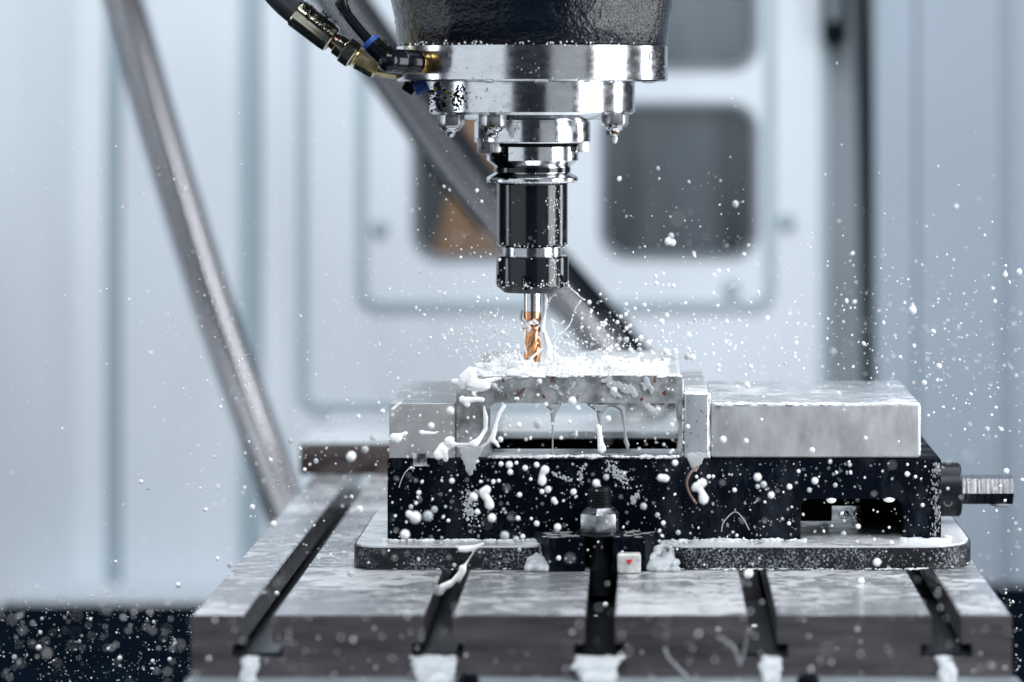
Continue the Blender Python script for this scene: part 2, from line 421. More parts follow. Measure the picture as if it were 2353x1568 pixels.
# embossed panels: flat strips, the shade of the grooves painted as dark colour
def ring_strip(x0, x1, z0, z1, r, w_, y0, y1):
    outer = rrect(x0-w_, x1+w_, z0-w_, z1+w_, r+w_); inner = rrect(x0, x1, z0, z1, r)
    return sheet(outer, [inner], y0, y1-y0)
obj('groove_shade', ring_strip(WX(706), WX(1885), WZ(930), zt-5, 14, 10, YW+2, YW+5.5), 'fold_shade', dw)
obj('groove_shade', ring_strip(WX(842), WX(1760), WZ(694), zt-25, 14, 10, YW+1, YW+5), 'fold_shade', dw)
for a, b, c, d in wins:
    f = obj('window', ring_strip(WX(a), WX(b), WZ(d), WZ(c), 27, 7, YW+3.5, YW+16), M['recess'], dw)
    obj('pane', sheet(rrect(WX(a)-3, WX(b)+3, WZ(d)-3, WZ(c)+3, 28), [], YW+19, 4), 'glass', f)
for px, py in ((873, 525), (1680, 663), (1808, 510)):
    c = W(px, py, YW); obj('screw', axial(c+Vector((0, 6, 0)), c+Vector((0, -4, 0)), [(0, 0), (0, 9), (5, 9), (9, 6), (9, 0)]), 'fold_shade', dw)
# behind the windows
br = obj('back_wall', box(WX(700), WX(2100), YW+430, YW+440, zf, zt), 'backroom'); tag(br, 'dark grey room wall seen through the rounded windows', 'wall')
cb = prism([(W(972, 0, YW+300).x, W(0, 700, YW+300).z), (W(1330, 0, YW+300).x, W(0, 700, YW+300).z), (W(1330, 0, YW+300).x, W(0, 180, YW+300).z), (W(1090, 0, YW+300).x, W(0, 180, YW+300).z)], 'y', YW+300, YW+360)
tag(obj('cabinet', cb, 'ochre'), 'brown ochre board seen through the window left of the spindle', 'cabinet')
rp = obj('recess_column', box(WX(1893), WX(1984), YW+8, YW+30, zf, zt), 'recess'); tag(rp, 'vertical recess strip, its shade painted dark grey, between the two pale door panels', 'column')
gk = tube([W(1975, -600, YW+4)]+[W(1978+i*4.5, -200+i*220, YW+2) for i in range(5)]+[W(2004, 900, YW+2), W(2006, 1330, YW+2)], 7.5, 12)
bmesh.ops.scale(gk, vec=(1, 1, 1), verts=gk.verts)
tag(obj('door_gasket', gk, 'gasket'), 'black rubber gasket strip running down the right of the recess', 'gasket')
hd = obj('handle', tube(spline([W(1918, -260, YW-8), W(1918, -220, YW-40), W(1918, 50, YW-40), W(1918, 84, YW-8)], 8), 14, 20), 'gasket', dw)
obj('handle_plate', box(WX(1893), WX(1944), YW+1, YW+7.5, WZ(95), WZ(-300)), 'gasket', hd, bevel=6, seg=4)
obj('grip_inlay', tube([W(1916, -200, YW-54), W(1916, 48, YW-54)], 6, 12), 'recess', hd)
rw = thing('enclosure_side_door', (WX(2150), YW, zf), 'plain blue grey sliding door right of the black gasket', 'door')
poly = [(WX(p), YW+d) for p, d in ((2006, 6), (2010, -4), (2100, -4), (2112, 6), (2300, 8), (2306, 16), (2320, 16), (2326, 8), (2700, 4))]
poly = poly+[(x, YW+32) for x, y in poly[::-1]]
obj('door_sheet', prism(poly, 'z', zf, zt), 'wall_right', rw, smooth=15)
# base trough left, lifted lip at far left
gp = [(W(x, y, YW-200).x, W(x, y, YW-200).z) for x, y in ((-400, 1333), (72, 1333), (68, 1340), (50, 1352), (30, 1362), (14, 1378), (0, 1400), (-200, 1416), (-400, 1416))]
tag(obj('corner_gusset', prism(gp, 'y', YW-206, YW-200), 'wall', bevel=2), 'pale sheet steel corner piece at the bottom left edge above the black floor', 'gusset')

# diagonal steel tubes
def cyl_path(cs, Y): return spline([W(x, y, Y) for x, y in cs], 10)
t1 = thing('steel_tube', W(650, 1169, 900), 'slanted blurred steel tube standing left of the machine table', 'tube')
p1 = cyl_path([(170, -370), (282, 0), (352, 250), (430, 513), (496, 720), (596, 999), (655, 1169), (700, 1300)], 900)
obj('tube_wall', tube(p1, 20, 48), 'steel_tube', t1)
t2 = thing('guard_rail', W(1420, 830, 900), 'slanted blurred steel rail with black rubber edge running behind the tool holder', 'rail')
p2 = cyl_path([(560, -330), (780, 0), (915, 190), (1055, 385), (1195, 560), (1340, 737), (1440, 870), (1560, 1030)], 900)
obj('rail_tube', tube(p2, 17.5, 48), 'steel_tube', t2)
p3 = [p+Vector((20, 14, 8)) for p in p2[:40]]+[p+Vector((20+min(6, k_*.5), 10, 9)) for k_, p in enumerate(p2[40:])]
obj('rubber_shade_edge', tube(p3, [5]*34+[5+min(3, i*.3) for i in range(len(p3)-34)], 16), 'gasket', t2)  # real rubber lower down; upper stretch stands for shade along the rail
p4 = [p+Vector((-18, 14, -9)) for p in p2[:38]]
obj('rubber_shade_edge', tube(p4, 5, 16), 'gasket', t2)  # black strip added to paint the shade left of the upper rail

# ------------------------------------------------------------------ machine table
tb = thing('machine_table', (51, 0, -60), 'wet grey steel machine table with five dark T slots', 'machine table')
FY = -258
slots = [-156, -54, 49, 146.5, 257]
slots = [W((a+b)/2, 1415, FY).x for a, b in ((558, 626), (974, 1038), (1346, 1411), (1718, 1786), (2140, 2210))]
xl, xr = W(439, 0, FY).x, W(2325, 0, FY).x
out = [(xl, -60), (xl, -1.2), (xl+1.2, 0)]
for s in slots:
    hw, tw = 9.0, 15.5
    out += [(s-hw-1, 0), (s-hw, -1), (s-hw, -17), (s-tw, -17), (s-tw, -25.5), (s+tw, -25.5), (s+tw, -17), (s+hw, -17), (s+hw, -1), (s+hw+1, 0)]
out += [(xr-1.2, 0), (xr, -1.2), (xr, -60)]
obj('table_body', prism(out, 'y', FY, 520), 'table', tb, smooth=30)
obj('drain_rail', box(xl-2, xr+4, FY-26, FY-.5, -64, -36), 'rail', tb, bevel=3, seg=3)
for px in (1075, 1857):
    c = W(px, 1573, FY-27); obj('rail_screw', axial(c+Vector((0, 4, 0)), c, [(0, 0), (0, 7), (4, 7), (5, 5.5), (5, 0)]), 'rubber', tb)
bk = W(688, 1018, 400)
tag(obj('rear_block', box(bk.x, 262, 400, 640, .3, bk.z), 'brown_block', bevel=1.5), 'brown faced steel block lying across the back of the table', 'block')

# ------------------------------------------------------------------ vise
VF, VB = -60.0, 94.0
def VX(px): return W(px, 0, VF).x
ZF_, ZB, ZJ = 14.6, 69.8, 107.4
vs_ = thing('machine_vise', (90, 17, 0), 'black cast machine vise with bare grey steel jaws clamped on the table', 'vise')
# flange with rounded corners and clamp recess
x0, x1 = VX(811)+2, VX(2239)-2
fl = []
yf, yb = -88, 118
def arc(cx, cy, r, a0, a1, n=8): return [(cx+r*math.cos(R(a0+(a1-a0)*i/n)), cy+r*math.sin(R(a0+(a1-a0)*i/n))) for i in range(n+1)]
fl += arc(x0+16, yf+16, 16, 180, 270)
lx0, lx1 = VX(1215), VX(1560)
fl += [(lx0-6, yf)]+arc(lx0-3, yf+10, 10, 270, 360, 5)+[(lx0+7, yf+24), (lx1-6, yf+24)]+arc(lx1+6, yf+10, 10, 180, 270, 5)
fl += arc(x1-34, yf+34, 34, 270, 360)+arc(x1-30, yb-30, 30, 0, 90)+arc(x0+30, yb-30, 30, 90, 180)
bm = prism(fl, 'z', .4, ZF_)
flange = obj('base_flange', bm, 'cast_flange', vs_, bevel=1.4, seg=3)
# clamp lug with an open slot
lug = [(W(1262, 0, -94).x, -95), (W(1344, 0, -94).x, -95), (W(1344, 0, -94).x, -66), (W(1408, 0, -94).x, -66), (W(1408, 0, -94).x, -95), (W(1484, 0, -94).x, -95), (W(1524, 0, -66).x, -62), (W(1224, 0, -66).x, -62)]
obj('clamp_lug', prism(lug, 'z', .5, 22), 'cast_vise', vs_, bevel=1.6, seg=3)
# body: front profile with the notch at the right, extruded in depth; channel between rails
bx0, bx1 = VX(890), VX(2163)
n0, n1 = VX(1840), VX(2078)
body = box(bx0, bx1, VF, VB, ZF_+.3, ZB)
nz = W(0, 1147, VF).z
body = cut(body, prism([(n0, 0), (n0, nz-4), (n0+4, nz), (n1-5, nz), (n1, nz-5), (n1, 0)], 'y', VF-20, VB+20))
body = cut(body, box(VX(1060), VX(1625), -11, 48, 25, 90))
for f in body.faces: pass
vb = obj('vise_body', body, 'cast_vise', vs_, bevel=1.1, seg=2, smooth=40)
# wet rails on top of the body
obj('guide_rail', box(VX(1050), VX(1632), VF+.6, -12, ZB-.5, ZB+1.2), 'vise_top', vs_, bevel=.8)
obj('guide_rail', box(VX(1050), VX(1632), 49, VB-.6, ZB-.5, ZB+1.2), 'vise_top', vs_, bevel=.8)
# left edge milled pad of the body front (lighter streak)
# screw and nut inside notch
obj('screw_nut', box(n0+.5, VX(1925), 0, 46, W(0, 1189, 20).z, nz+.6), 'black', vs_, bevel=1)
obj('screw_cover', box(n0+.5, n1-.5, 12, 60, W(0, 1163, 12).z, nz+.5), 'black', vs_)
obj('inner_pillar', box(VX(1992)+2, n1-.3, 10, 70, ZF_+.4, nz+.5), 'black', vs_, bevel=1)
# jaws
jf = obj('fixed_jaw', box(VX(894), VX(1047), VF+.4, VB, ZB+.4, ZJ), 'jaw', vs_, bevel=1.0, seg=3)
mj = box(VX(1633), VX(2117), VF+.4, VB, ZB+.4, ZJ)
mj = obj('movable_jaw', mj, 'jaw2', vs_, bevel=2.8, seg=4)
obj('jaw_plate', box(VX(1572), VX(1629), VF-1, VB+12, ZB+.5, W(0, 903, VF).z), 'jawplate', vs_, bevel=1.4, seg=3)
ky = box(VX(949), VX(982), VF-3, VF+10, W(0, 1071, VF).z, W(0, 1040, VF).z)
obj('jaw_key', ky, 'steel_dull', vs_, bevel=.7)
# rear stop bolt head seen past the moving jaw
obj('stop_block', box(VX(2110), VX(2131), 30, 60, ZB+.2, W(0, 1006, 40).z), 'cast_flange', vs_, bevel=1)
# lead screw: collar and hexagon shaft
cy = 20.0
cs = (D0+cy)/FPX
cc = W(2184, 1125, cy)
r_c = (1187-1064)/2*cs
pa = Vector((bx1-.5, cy, cc.z)); pb = Vector((bx1+60, cy, cc.z))
L = W(2206, 0, cy).x-bx1+.5
col_ = axial(pa, pb, [(0, 0), (0, r_c), (L-1.2, r_c), (L, r_c-1.2), (L, 10), (L, 0)], 64)
co = obj('screw_collar', col_, 'collar', vs_)
hx0 = W(2206, 0, cy).x; hx1 = W(2326, 0, cy).x; hr = (1157-1093)/2*cs/.93
hb = bmesh.new(); P = []
for k in range(6):
    a = R(60*k+38+30); P.append((cy+hr*math.cos(a), cc.z+hr*math.sin(a)))
prism(P, 'x', hx0-3, hx1-.1, hb)
obj('hex_shaft', hb, 'hexshaft', vs_, bevel=.9, seg=3)
sc_c = W(2178, 1154, cy-r_c*.88)
obj('set_screw', axial(sc_c+Vector((0, 3, 0)), sc_c+Vector((0, -2, 0)), [(0, 0), (0, 3.2), (4.2, 3.2), (4.2, 2.0), (2.0, 2.0), (2.0, 0)], 24), 'steel_dull', co)

# clamping stud
st = thing('clamping_stud', (W(1378, 0, -76).x, -76, 22), 'threaded stud with tall hex nut and washer holding the vise in the middle slot', 'bolt')
sx_, sy_ = st.location.x/MM, -76
obj('washer', lathe([(0, 22.1), (16.5, 22.1), (17, 22.4), (17, 23.0), (16.5, 23.3), (0, 23.3)], (sx_, sy_), 48), 'collar', st)
zb_, zt_ = 23.4, W(0, 1166, sy_).z
nut = lathe([(0, zb_), (13.2, zb_), (13.8, zb_+.8), (13.8, zt_-4.2), (13.2, zt_-3.2), (9.2, zt_+.6), (0, zt_+.6)], (sx_, sy_), 6)
bmesh.ops.rotate(nut, verts=nut.verts, cent=(sx_, sy_, 0), matrix=Matrix.Rotation(R(22), 3, 'Z'))
obj('hex_nut', nut, 'zinc_nut' if 'zinc_nut' in M else 'nut', st, bevel=.5, seg=2)
th = []; z = zt_+1.2
th.append((0, -18)); th.append((7.6, -18)); th.append((7.6, z))
while z < W(0, 1127, sy_).z:
    th += [(8.1, z+.45), (8.1, z+.7), (7.1, z+1.3), (7.1, z+1.5)]; z += 1.9
th += [(7.0, z+.6), (0, z+.8)]
obj('stud', lathe(th, (sx_, sy_), 48), 'collar', st)

# little white block with a red mark
wc = thing('white_marker_cube', (W(1445, 0, -104).x, -100, 0), 'small white plastic cube with red triangle mark beside the clamping stud', 'cube')
a, b = W(1418, 1314, -106), W(1473, 1273, -106)
obj('cube_body', box(a.x, b.x, -106, -96.5, .4, b.z), M['foam'] if 0 else simple('white_plastic', (.55, .55, .53), .35, coat=.5, var=.3, varscale=150), wc, bevel=1.8, seg=4)
t_ = W(1446, 1291, -106.4)
obj('red_mark', prism([(t_.x-1.9, t_.z+1.2), (t_.x+1.9, t_.z+1.4), (t_.x+.2, t_.z-2.0)], 'y', -106.9, -106.1), 'red', wc)

# ------------------------------------------------------------------ workpiece
wpx0, wpx1 = VX(1049), VX(1567)
zs, zs2 = W(0, 863, VF).z, W(0, 927, VF).z
WB = 130.0
prof = [(wpx0, ZB+1.4), (wpx0, zs-9)]+[(wpx0+16+16*math.cos(R(a_)), zs-9+9*math.sin(R(a_))) for a_ in (160, 140, 115, 90)]
prof += [(wpx1-3, zs), (wpx1-1, zs-1), (wpx1, zs-3), (wpx1, ZB+1.4), (VX(1560), ZB+1.4)]
prof += [(VX(1560), zs2-9), (VX(1557), zs2-3), (VX(1550), zs2), (VX(1136), zs2), (VX(1127), zs2-2), (VX(1126), ZB+1.4)]
wp = thing('workpiece', (30, 35, ZB), 'grey steel bridge shaped workpiece clamped between the vise jaws under splashing coolant', 'workpiece')
obj('steel_block', prism(prof, 'y', VF-.6, WB), 'work', wp, bevel=.8, seg=2)
for (px, py, r) in ((1163, 905, 2), (1250, 912, 1.6), (1387, 878, 1.5), (1474, 918, 2.2), (1527, 903, 2), (1503, 872, 2.2), (1328, 915, 1.2), (1270, 873, 1.6), (1158, 871, 1.8)):
    b_ = bmesh.new(); c = W(px, py, VF-.7)
    for k in range(4): ball(b_, c+Vector((random.uniform(-1, 1), 0, random.uniform(-1.5, 1.5))), r*random.uniform(.25, .45), 2, (1, .25, 1.4))
    obj('rust_speck', b_, 'rust', wp)
b_ = tube(spline([W(1183, 922, VF-1), W(1193, 905, VF-1.2), W(1206, 892, VF-1)], 4), .5, 8); obj('rust_streak', b_, 'rust', wp)

# ------------------------------------------------------------------ spindle head
def TZ(py): return CZ+(220-py)*.3
def TR(px): return px*.3
sp = thing('spindle_head', (0, 0, TZ(262)), 'dark cast spindle head with polished steel rings above the tool', 'spindle head')
obj('cast_housing', lathe([(0, TZ(105)+.2), (92.3, TZ(105)+.2), (92.8, TZ(103)), (94.2, TZ(50)), (97.5, TZ(0)), (103, TZ(-70)), (112, TZ(-160)), (118, TZ(-420)), (0, TZ(-420))], seg=192), 'cast_head', sp, smooth=60)
rg = obj('upper_ring', lathe([(0, TZ(106)), (92.3, TZ(106)), (93.3, TZ(108.5)), (93.3, TZ(184)), (92.2, TZ(187.5)), (0, TZ(187.5))], seg=192), 'steel', sp, smooth=25)
obj('lower_ring', lathe([(0, TZ(188)), (70.2, TZ(188)), (70.8, TZ(190)), (70.8, TZ(257)), (68.5, TZ(263)), (0, TZ(263))], seg=192), 'steel', sp, smooth=25)
obj('spindle_nose', lathe([(0, TZ(262.5)), (56, TZ(262.5)), (50, TZ(270)), (46, TZ(275)), (39, TZ(276)), (39, TZ(279)), (40, TZ(280.5)), (40, TZ(325)), (39, TZ(328)), (0, TZ(328))], seg=160), 'steel', sp, smooth=25)
# drive keys
def key(name, px0, px1, py0, py1, yc, dep, ang):
    a = W(px0, py0, yc); b = W(px1, py1, yc); wd = b.x-a.x
    bm = box(-wd/2, wd/2, -dep/2, dep/2, b.z, a.z)
    bm.transform(Matrix.Translation(((a.x+b.x)/2, yc+dep/2, 0)) @ Matrix.Rotation(R(ang), 4, 'Z'))
    return obj(name, bm, 'ground', sp, bevel=.5, seg=2)
k1 = key('drive_key', 1096, 1123, 319, 354, -22, 12, 0)
key('drive_key_side', 1124, 1154, 328, 351, -26, 10, 30)
key('drive_key', 1317, 1345, 325, 350, -14, 12, 26)
# the digit on the key
cu = bpy.data.curves.new('digit', 'FONT'); cu.body = '2'; cu.size = 7.5; cu.align_x = 'CENTER'; cu.align_y = 'CENTER'; cu.extrude = .08
to = bpy.data.objects.new('digit', cu); COL.objects.link(to); bpy.context.view_layer.update()
dg = bpy.context.evaluated_depsgraph_get(); tm = bpy.data.meshes.new_from_object(to.evaluated_get(dg)); bpy.data.objects.remove(to)
tbm = bmesh.new(); tbm.from_mesh(tm); tbm.transform(Matrix.Diagonal((.72, 1.1, 1, 1))); cpt = W(1109, 334, -22.3)
tbm.transform(Matrix.Translation(cpt) @ Matrix.Rotation(R(90), 4, 'X')); obj('digit', tbm, 'ink', k1)
# stamped dark marks at the right end of the ring: two letters and a rubbed patch
def on_ring(px, py, r=93.35):
    x = (px-1223)*.3; x = max(-r+.01, min(r-.01, x)); return Vector((x, -math.sqrt(r*r-x*x), TZ(py)))
b_ = bmesh.new()
for pl in ([(1492, 140), (1492, 124), (1497, 121), (1500, 126), (1499, 136), (1494, 141)], [(1512, 128), (1507, 124), (1503, 130), (1505, 138), (1511, 136), (1513, 124), (1512, 142)], [(1506, 150), (1512, 146), (1514, 158), (1507, 160), (1505, 153)], [(1509, 168), (1514, 172), (1511, 178)]):
    tube([on_ring(x, y) for x, y in pl], .38, 6, b_)
obj('stamped_mark', b_, 'ink', rg)
# coolant nozzles
def nozzle(px, Yc, top, drop):
    X = W(px, 0, Yc).x; zt0 = TZ(262)-.2; z1 = W(0, top+26, Yc).z
    bm = lathe([(0, zt0), (9.6, zt0), (9.6, z1+2.5), (8.2, z1), (0, z1)], (X, Yc), 6)
    bmesh.ops.rotate(bm, verts=bm.verts, cent=(X, Yc, 0), matrix=Matrix.Rotation(R(10), 3, 'Z'))
    n = obj('coolant_nozzle', bm, 'ground', sp, bevel=.6)
    obj('nozzle_tip', lathe([(0, z1-.1), (7, z1-.1), (6.2, z1-1.4), (3.4, z1-2.8), (2.8, z1-5.2), (1.6, z1-6.4), (0, z1-6.6)], (X, Yc), 32), 'steel_dull', n)
    return X, z1
n1_ = nozzle(1036, -30, 268, 0); n2_ = nozzle(1132, -52, 270, 0); n3_ = nozzle(1413, -30, 266, 1)
# chips stuck on the lower ring (left)
b_ = Soup(); b2_ = Soup(); random.seed(3)
for i in range(170):
    px = 988+abs(random.gauss(0, 34)) if random.random() < .62 else 1062+random.gauss(0, 10)
    py = random.uniform(198, 255) if px < 1030 else 222+random.gauss(0, 15)
    if not (986 < px < 1100 and 194 < py < 258): continue
    x = (px-1223)*.3; x = max(-70.7, x); p = Vector((x, -math.sqrt(max(0, 70.9**2-x*x)), TZ(py)))
    tgt = b2_ if random.random() < .10 else b_
    ball(tgt, p, random.uniform(.35, 1.25), 1, (random.uniform(.5, 1.7), .5, random.uniform(.4, 1.5)), Euler((0, random.uniform(0, 3), 0)))
tag(obj('stuck_chips', b_, 'chip_dark'), 'black metal chips stuck to the left of the lower polished ring', 'chips', kind='stuff')
tag(obj('stuck_chips', b2_, 'chip_yellow'), 'yellow green chips stuck among black ones on the lower ring', 'chips', kind='stuff')

# ------------------------------------------------------------------ tool holder
th_ = thing('tool_holder', (0, 0, TZ(671)), 'black collet tool holder with grooved steel flange hanging below the spindle', 'tool holder')
obj('gap_shade_disc', lathe([(0, TZ(327)), (33, TZ(327)), (33, TZ(336)), (0, TZ(336))], seg=96), 'black', th_)  # black disc painting the shade in the gap above the flange
fl_ = lathe([(0, TZ(334.5)), (30.7, TZ(334.5)), (31.5, TZ(337)), (31.5, TZ(368)), (30.8, TZ(370)), (26.2, TZ(382)), (26.0, TZ(384)), (26.0, TZ(396)), (26.4, TZ(398)), (31.2, TZ(407)), (31.5, TZ(409)), (31.5, TZ(415)), (30.2, TZ(419)), (0, TZ(419))], seg=160)
ct = box(-8.2, 8.2, -8, 14, TZ(412), TZ(320)); ct.transform(Matrix.Rotation(R(-44), 4, 'Z') @ Matrix.Translation((0, -31, 0)))
fl_ = cut(fl_, ct)
fo_ = obj('steel_flange', fl_, 'steel', th_, smooth=25)
ct = box(-8.0, 8.0, 13.2, 14.4, TZ(411), TZ(336)); ct.transform(Matrix.Rotation(R(-44), 4, 'Z') @ Matrix.Translation((0, -31, 0)))
obj('keyway_floor', ct, 'black', fo_)
obj('groove_band', lathe([(26.15, TZ(384.5)), (26.3, TZ(385)), (26.3, TZ(395)), (26.15, TZ(395.5))], seg=96), 'oxide', fo_)
obj('holder_body', lathe([(0, TZ(419)), (25.2, TZ(419)), (24.3, TZ(424)), (24.3, TZ(561)), (22.8, TZ(566)), (20.4, TZ(568)), (0, TZ(568))], seg=128), 'oxide', th_, smooth=30)
tp = [(0, TZ(566))]; y = 567.5
while y < 591: tp += [(20.4, TZ(y)), (20.4, TZ(y+1.3)), (19.3, TZ(y+2.4)), (19.3, TZ(y+2.9))]; y += 3.9
tp.append((0, TZ(592)))
obj('thread', lathe(tp, seg=96), 'steel', th_, smooth=25)
nb = lathe([(0, TZ(587.5)), (24.0, TZ(587.5)), (25.0, TZ(590.5)), (25.0, TZ(655)), (24.2, TZ(658)), (19.8, TZ(671)), (9, TZ(671)), (9, TZ(668)), (0, TZ(668))], seg=128)
for k in range(6):
    a_ = R(-97+60*k); c = Vector((math.cos(a_)*26.2, math.sin(a_)*26.2, 0))
    cb_ = lathe([(0, TZ(700)), (3.6, TZ(700)), (3.6, TZ(637)), (3.2, TZ(632)), (2.0, TZ(629)), (0, TZ(627.5))], (c.x, c.y), 24)
    nb = cut(nb, cb_)
obj('collet_nut', nb, 'oxide', th_, smooth=30)

# ------------------------------------------------------------------ end mill
em = thing('end_mill', (0, 0, TZ(838)), 'copper coated spiral end mill with bright steel shank cutting the workpiece', 'end mill')
obj('shank', lathe([(0, TZ(665)), (6, TZ(665)), (6, TZ(715)), (0, TZ(715))], seg=64), 'steel', em)
obj('coated_neck', lathe([(0, TZ(715)), (6.03, TZ(715.2)), (6.03, TZ(730)), (0, TZ(731))], seg=64), 'copper_tool', em)
def flute():
    bm = bmesh.new(); seg, n = 96, 130; z0_, z1_ = TZ(729), TZ(843); rings = []
    for i in range(n+1):
        t = i/n; z = z0_+(z1_-z0_)*t; tw = (z0_-z)*math.tan(R(33))/6.0; fade = min(1, t*7)
        ring = []
        for k in range(seg):
            th0 = 2*math.pi*k/seg; u = ((th0*3/(2*math.pi)) % 1)
            # cutting edge at u=0, land, then a scooped gullet
            if u < .30: r = 1-.03*u/.30
            elif u < .95: q = (u-.30)/.65; r = .97-.42*math.sin(math.pi*q**1.25)
            else: r = .97+.03*(u-.95)/.05
            r = 6*(1+(r-1)*fade)
            ring.append(bm.verts.new((r*math.cos(th0-tw), r*math.sin(th0-tw), z)))
        rings.append(ring)
    for a, b in zip(rings, rings[1:]):
        for k in range(seg): bm.faces.new((a[k], a[(k+1) % seg], b[(k+1) % seg], b[k]))
    bm.faces.new(rings[0]); bm.faces.new(rings[-1][::-1]); return bm
obj('spiral_flutes', flute(), 'copper_tool', em, smooth=32)

# ------------------------------------------------------------------ hoses on the left
hh = thing('hydraulic_hose', W(880, 160, -8), 'thick black braided hose with crimped steel ferrule and zinc fitting, left of the spindle head', 'hose')
YH = -14
A = [W(560, -130, YH), W(598, -70, YH), W(632, -20, YH), W(660, 10, YH), W(690, 35, YH)]
obj('hose', tube(spline(A, 8), 9.2, 32), 'braid', hh)
P0, P1 = W(681, 29, YH), W(764, 93, YH)
Lf = (P1-P0).length
fb = axial(P0, P1, [(0, 0), (0, 9.8), (1, 10.5), (Lf-5, 10.2), (Lf-1, 9.8), (Lf, 8.5), (Lf, 0)], 64)
d_ = (P1-P0).normalized()
for v in fb.verts:        # crimp flats
    rel = v.co-P0; t_ = rel.dot(d_); rad = rel-d_*t_
    if rad.length > 8.5 and 2 < t_ < Lf-3 or (rad.length > 9 and t_ > .5):
        u_ = d_.orthogonal().normalized(); an = math.atan2(rad.dot(d_.cross(u_)), rad.dot(u_))
        v.co = P0+d_*t_+rad*(1-.05*(.5+.5*math.cos(an*8)))
fe = obj('ferrule', fb, 'zinc', hh, smooth=25)
def cylp(name, a, b, r, mat, par, seg=32, ch=.6, Y=YH):
    a, b = W(*a, Y), W(*b, Y); L_ = (b-a).length
    return obj(name, axial(a, b, [(0, 0), (0, r-ch), (ch, r), (L_-ch, r), (L_, r-ch), (L_, 0)], seg), mat, par, smooth=30)
cylp('copper_ring', (764, 93), (778, 104), 5.6, 'copper_ring', hh)
cylp('fitting_collar', (774, 101), (792, 114), 7.6, 'zinc', hh)
cylp('fitting_nut', (790, 112), (815, 130), 9.4, 'zinc', hh, 6, 1.2)
cylp('fitting_washer', (815, 130), (820, 134), 7.4, 'zinc2', hh)
cylp('adapter', (819, 133), (868, 160), 7.4, 'zinc2', hh, 6, 1.6)
cylp('adapter_neck', (866, 158), (915, 166), 5.2, 'zinc2', hh)
ph = thing('air_tube', W(900, 140, -80), 'thin glossy black air tube with blue collar and black elbow fitting', 'tube')
obj('tube_wall', tube(spline([W(770, -120, -86), W(780, -50, -86), W(786, 0, -86), W(794, 26, -86), W(812, 52, -86), W(848, 95, -86)], 10), 3.5, 24), 'rubber', ph)
cylp('blue_collar', (847, 93), (856, 103), 6.2, 'blue', ph, Y=-86)
cylp('elbow_sleeve', (854, 101), (888, 134), 6.6, 'rubber', ph, Y=-86)
b_ = tube([W(884, 130, -86), W(889, 136, -86), W(896, 140, -86)], [6.6, 7.2, 7.4], 24); ball(b_, W(894, 139, -86), 8.1, 3)
obj('elbow', b_, 'rubber', ph)
a, b = W(893, 140, -85), W(958, 143, -70); L_ = (b-a).length
obj('elbow_barrel', axial(a, b, [(0, 0), (0, 7.8), (L_*.45, 8.0), (L_*.47, 7.5), (L_*.5, 8.0), (L_-.8, 8.0), (L_, 7.2), (L_, 0)], 48), 'rubber', ph)
a, b = W(957, 143, -70.3), W(980, 144, -62); L_ = (b-a).length
obj('brass_ring', axial(a, b, [(0, 0), (0, 7.6), (.8, 8.0), (L_, 7.8), (L_, 0)], 48), 'gold', ph)
p2h = thing('lower_air_tube', W(962, 204, -20), 'short black tube end with blue collar tucked under the upper ring', 'tube')
cylp('tube_stub', (930, 192), (955, 208), 4.6, 'rubber', p2h, Y=-24)
cylp('blue_collar', (953, 207), (982, 194), 5.2, 'blue', p2h, Y=-24)
# curled swarf caught on the fittings
random.seed(11); b_ = bmesh.new()
def curl(bm, c, size, r, mat=None, turns=1.2):
    ax = Vector([random.gauss(0, 1) for _ in range(3)]).normalized(); u = ax.orthogonal().normalized(); v = ax.cross(u); pts = []
    n = int(8*turns)+3
    for i in range(n):
        a = i/n*turns*6.28; pts.append(Vector(c)+(u*math.cos(a)+v*math.sin(a))*size*(.6+.4*i/n)+ax*size*.5*i/n)
    tube(pts, r, 6, bm)
for (x0_, y0_, x1_, y1_, n, Y, sp_) in ((692, 8, 768, 62, 60, -22, 5), (700, 32, 762, 82, 22, -25, 3), (770, 80, 800, 100, 16, -23, 4), (775, 5, 785, 35, 12, -90, 3), (865, 92, 905, 120, 26, -92, 5), (912, 20, 918, 98, 22, -6, 2), (735, 30, 765, 55, 16, -24, 9)):
    for i in range(int(n*2.6)):
        t = random.random(); c = W(x0_+(x1_-x0_)*t+random.gauss(0, sp_*.6), y0_+(y1_-y0_)*t+random.gauss(0, sp_*.6), Y+random.uniform(-3, 3))
        curl(b_, c, random.uniform(.5, 2.0), random.uniform(.12, .35), turns=random.uniform(.3, 1.3))
tag(obj('hose_swarf', b_, 'chip_dark'), 'fine black curled swarf caught on the hose fittings', 'swarf', kind='stuff')

# ------------------------------------------------------------------ chips on the vise
def strand(name, pts, r, mat, label, cat):
    return tag(obj(name, tube(spline(pts, 6), r, 8), mat), label, cat)
strand('metal_chip', [W(917, 1121, -64), W(924, 1100, -63.5), W(933, 1084, -63.5), W(945, 1074, -64.5), W(953, 1078, -66)], .5, 'chip', 'thin silver hook shaped chip below the jaw key on the black vise body', 'chip')
strand('metal_chip', [W(1658, 1222, -63), W(1663, 1200, -63), W(1688, 1176, -64), W(1708, 1192, -63.5), W(1722, 1218, -62)], .45, 'chip', 'silver V shaped chip on the vise body left of the notch', 'chip')
strand('brown_chip', [W(1600, 1158, -63), W(1585, 1135, -65), W(1578, 1110, -67), W(1586, 1088, -66), W(1604, 1072, -63)], .9, simple('brown_chip', (.16, .10, .08), .4), 'curved brown chip on the black vise body below the jaw plate', 'chip')

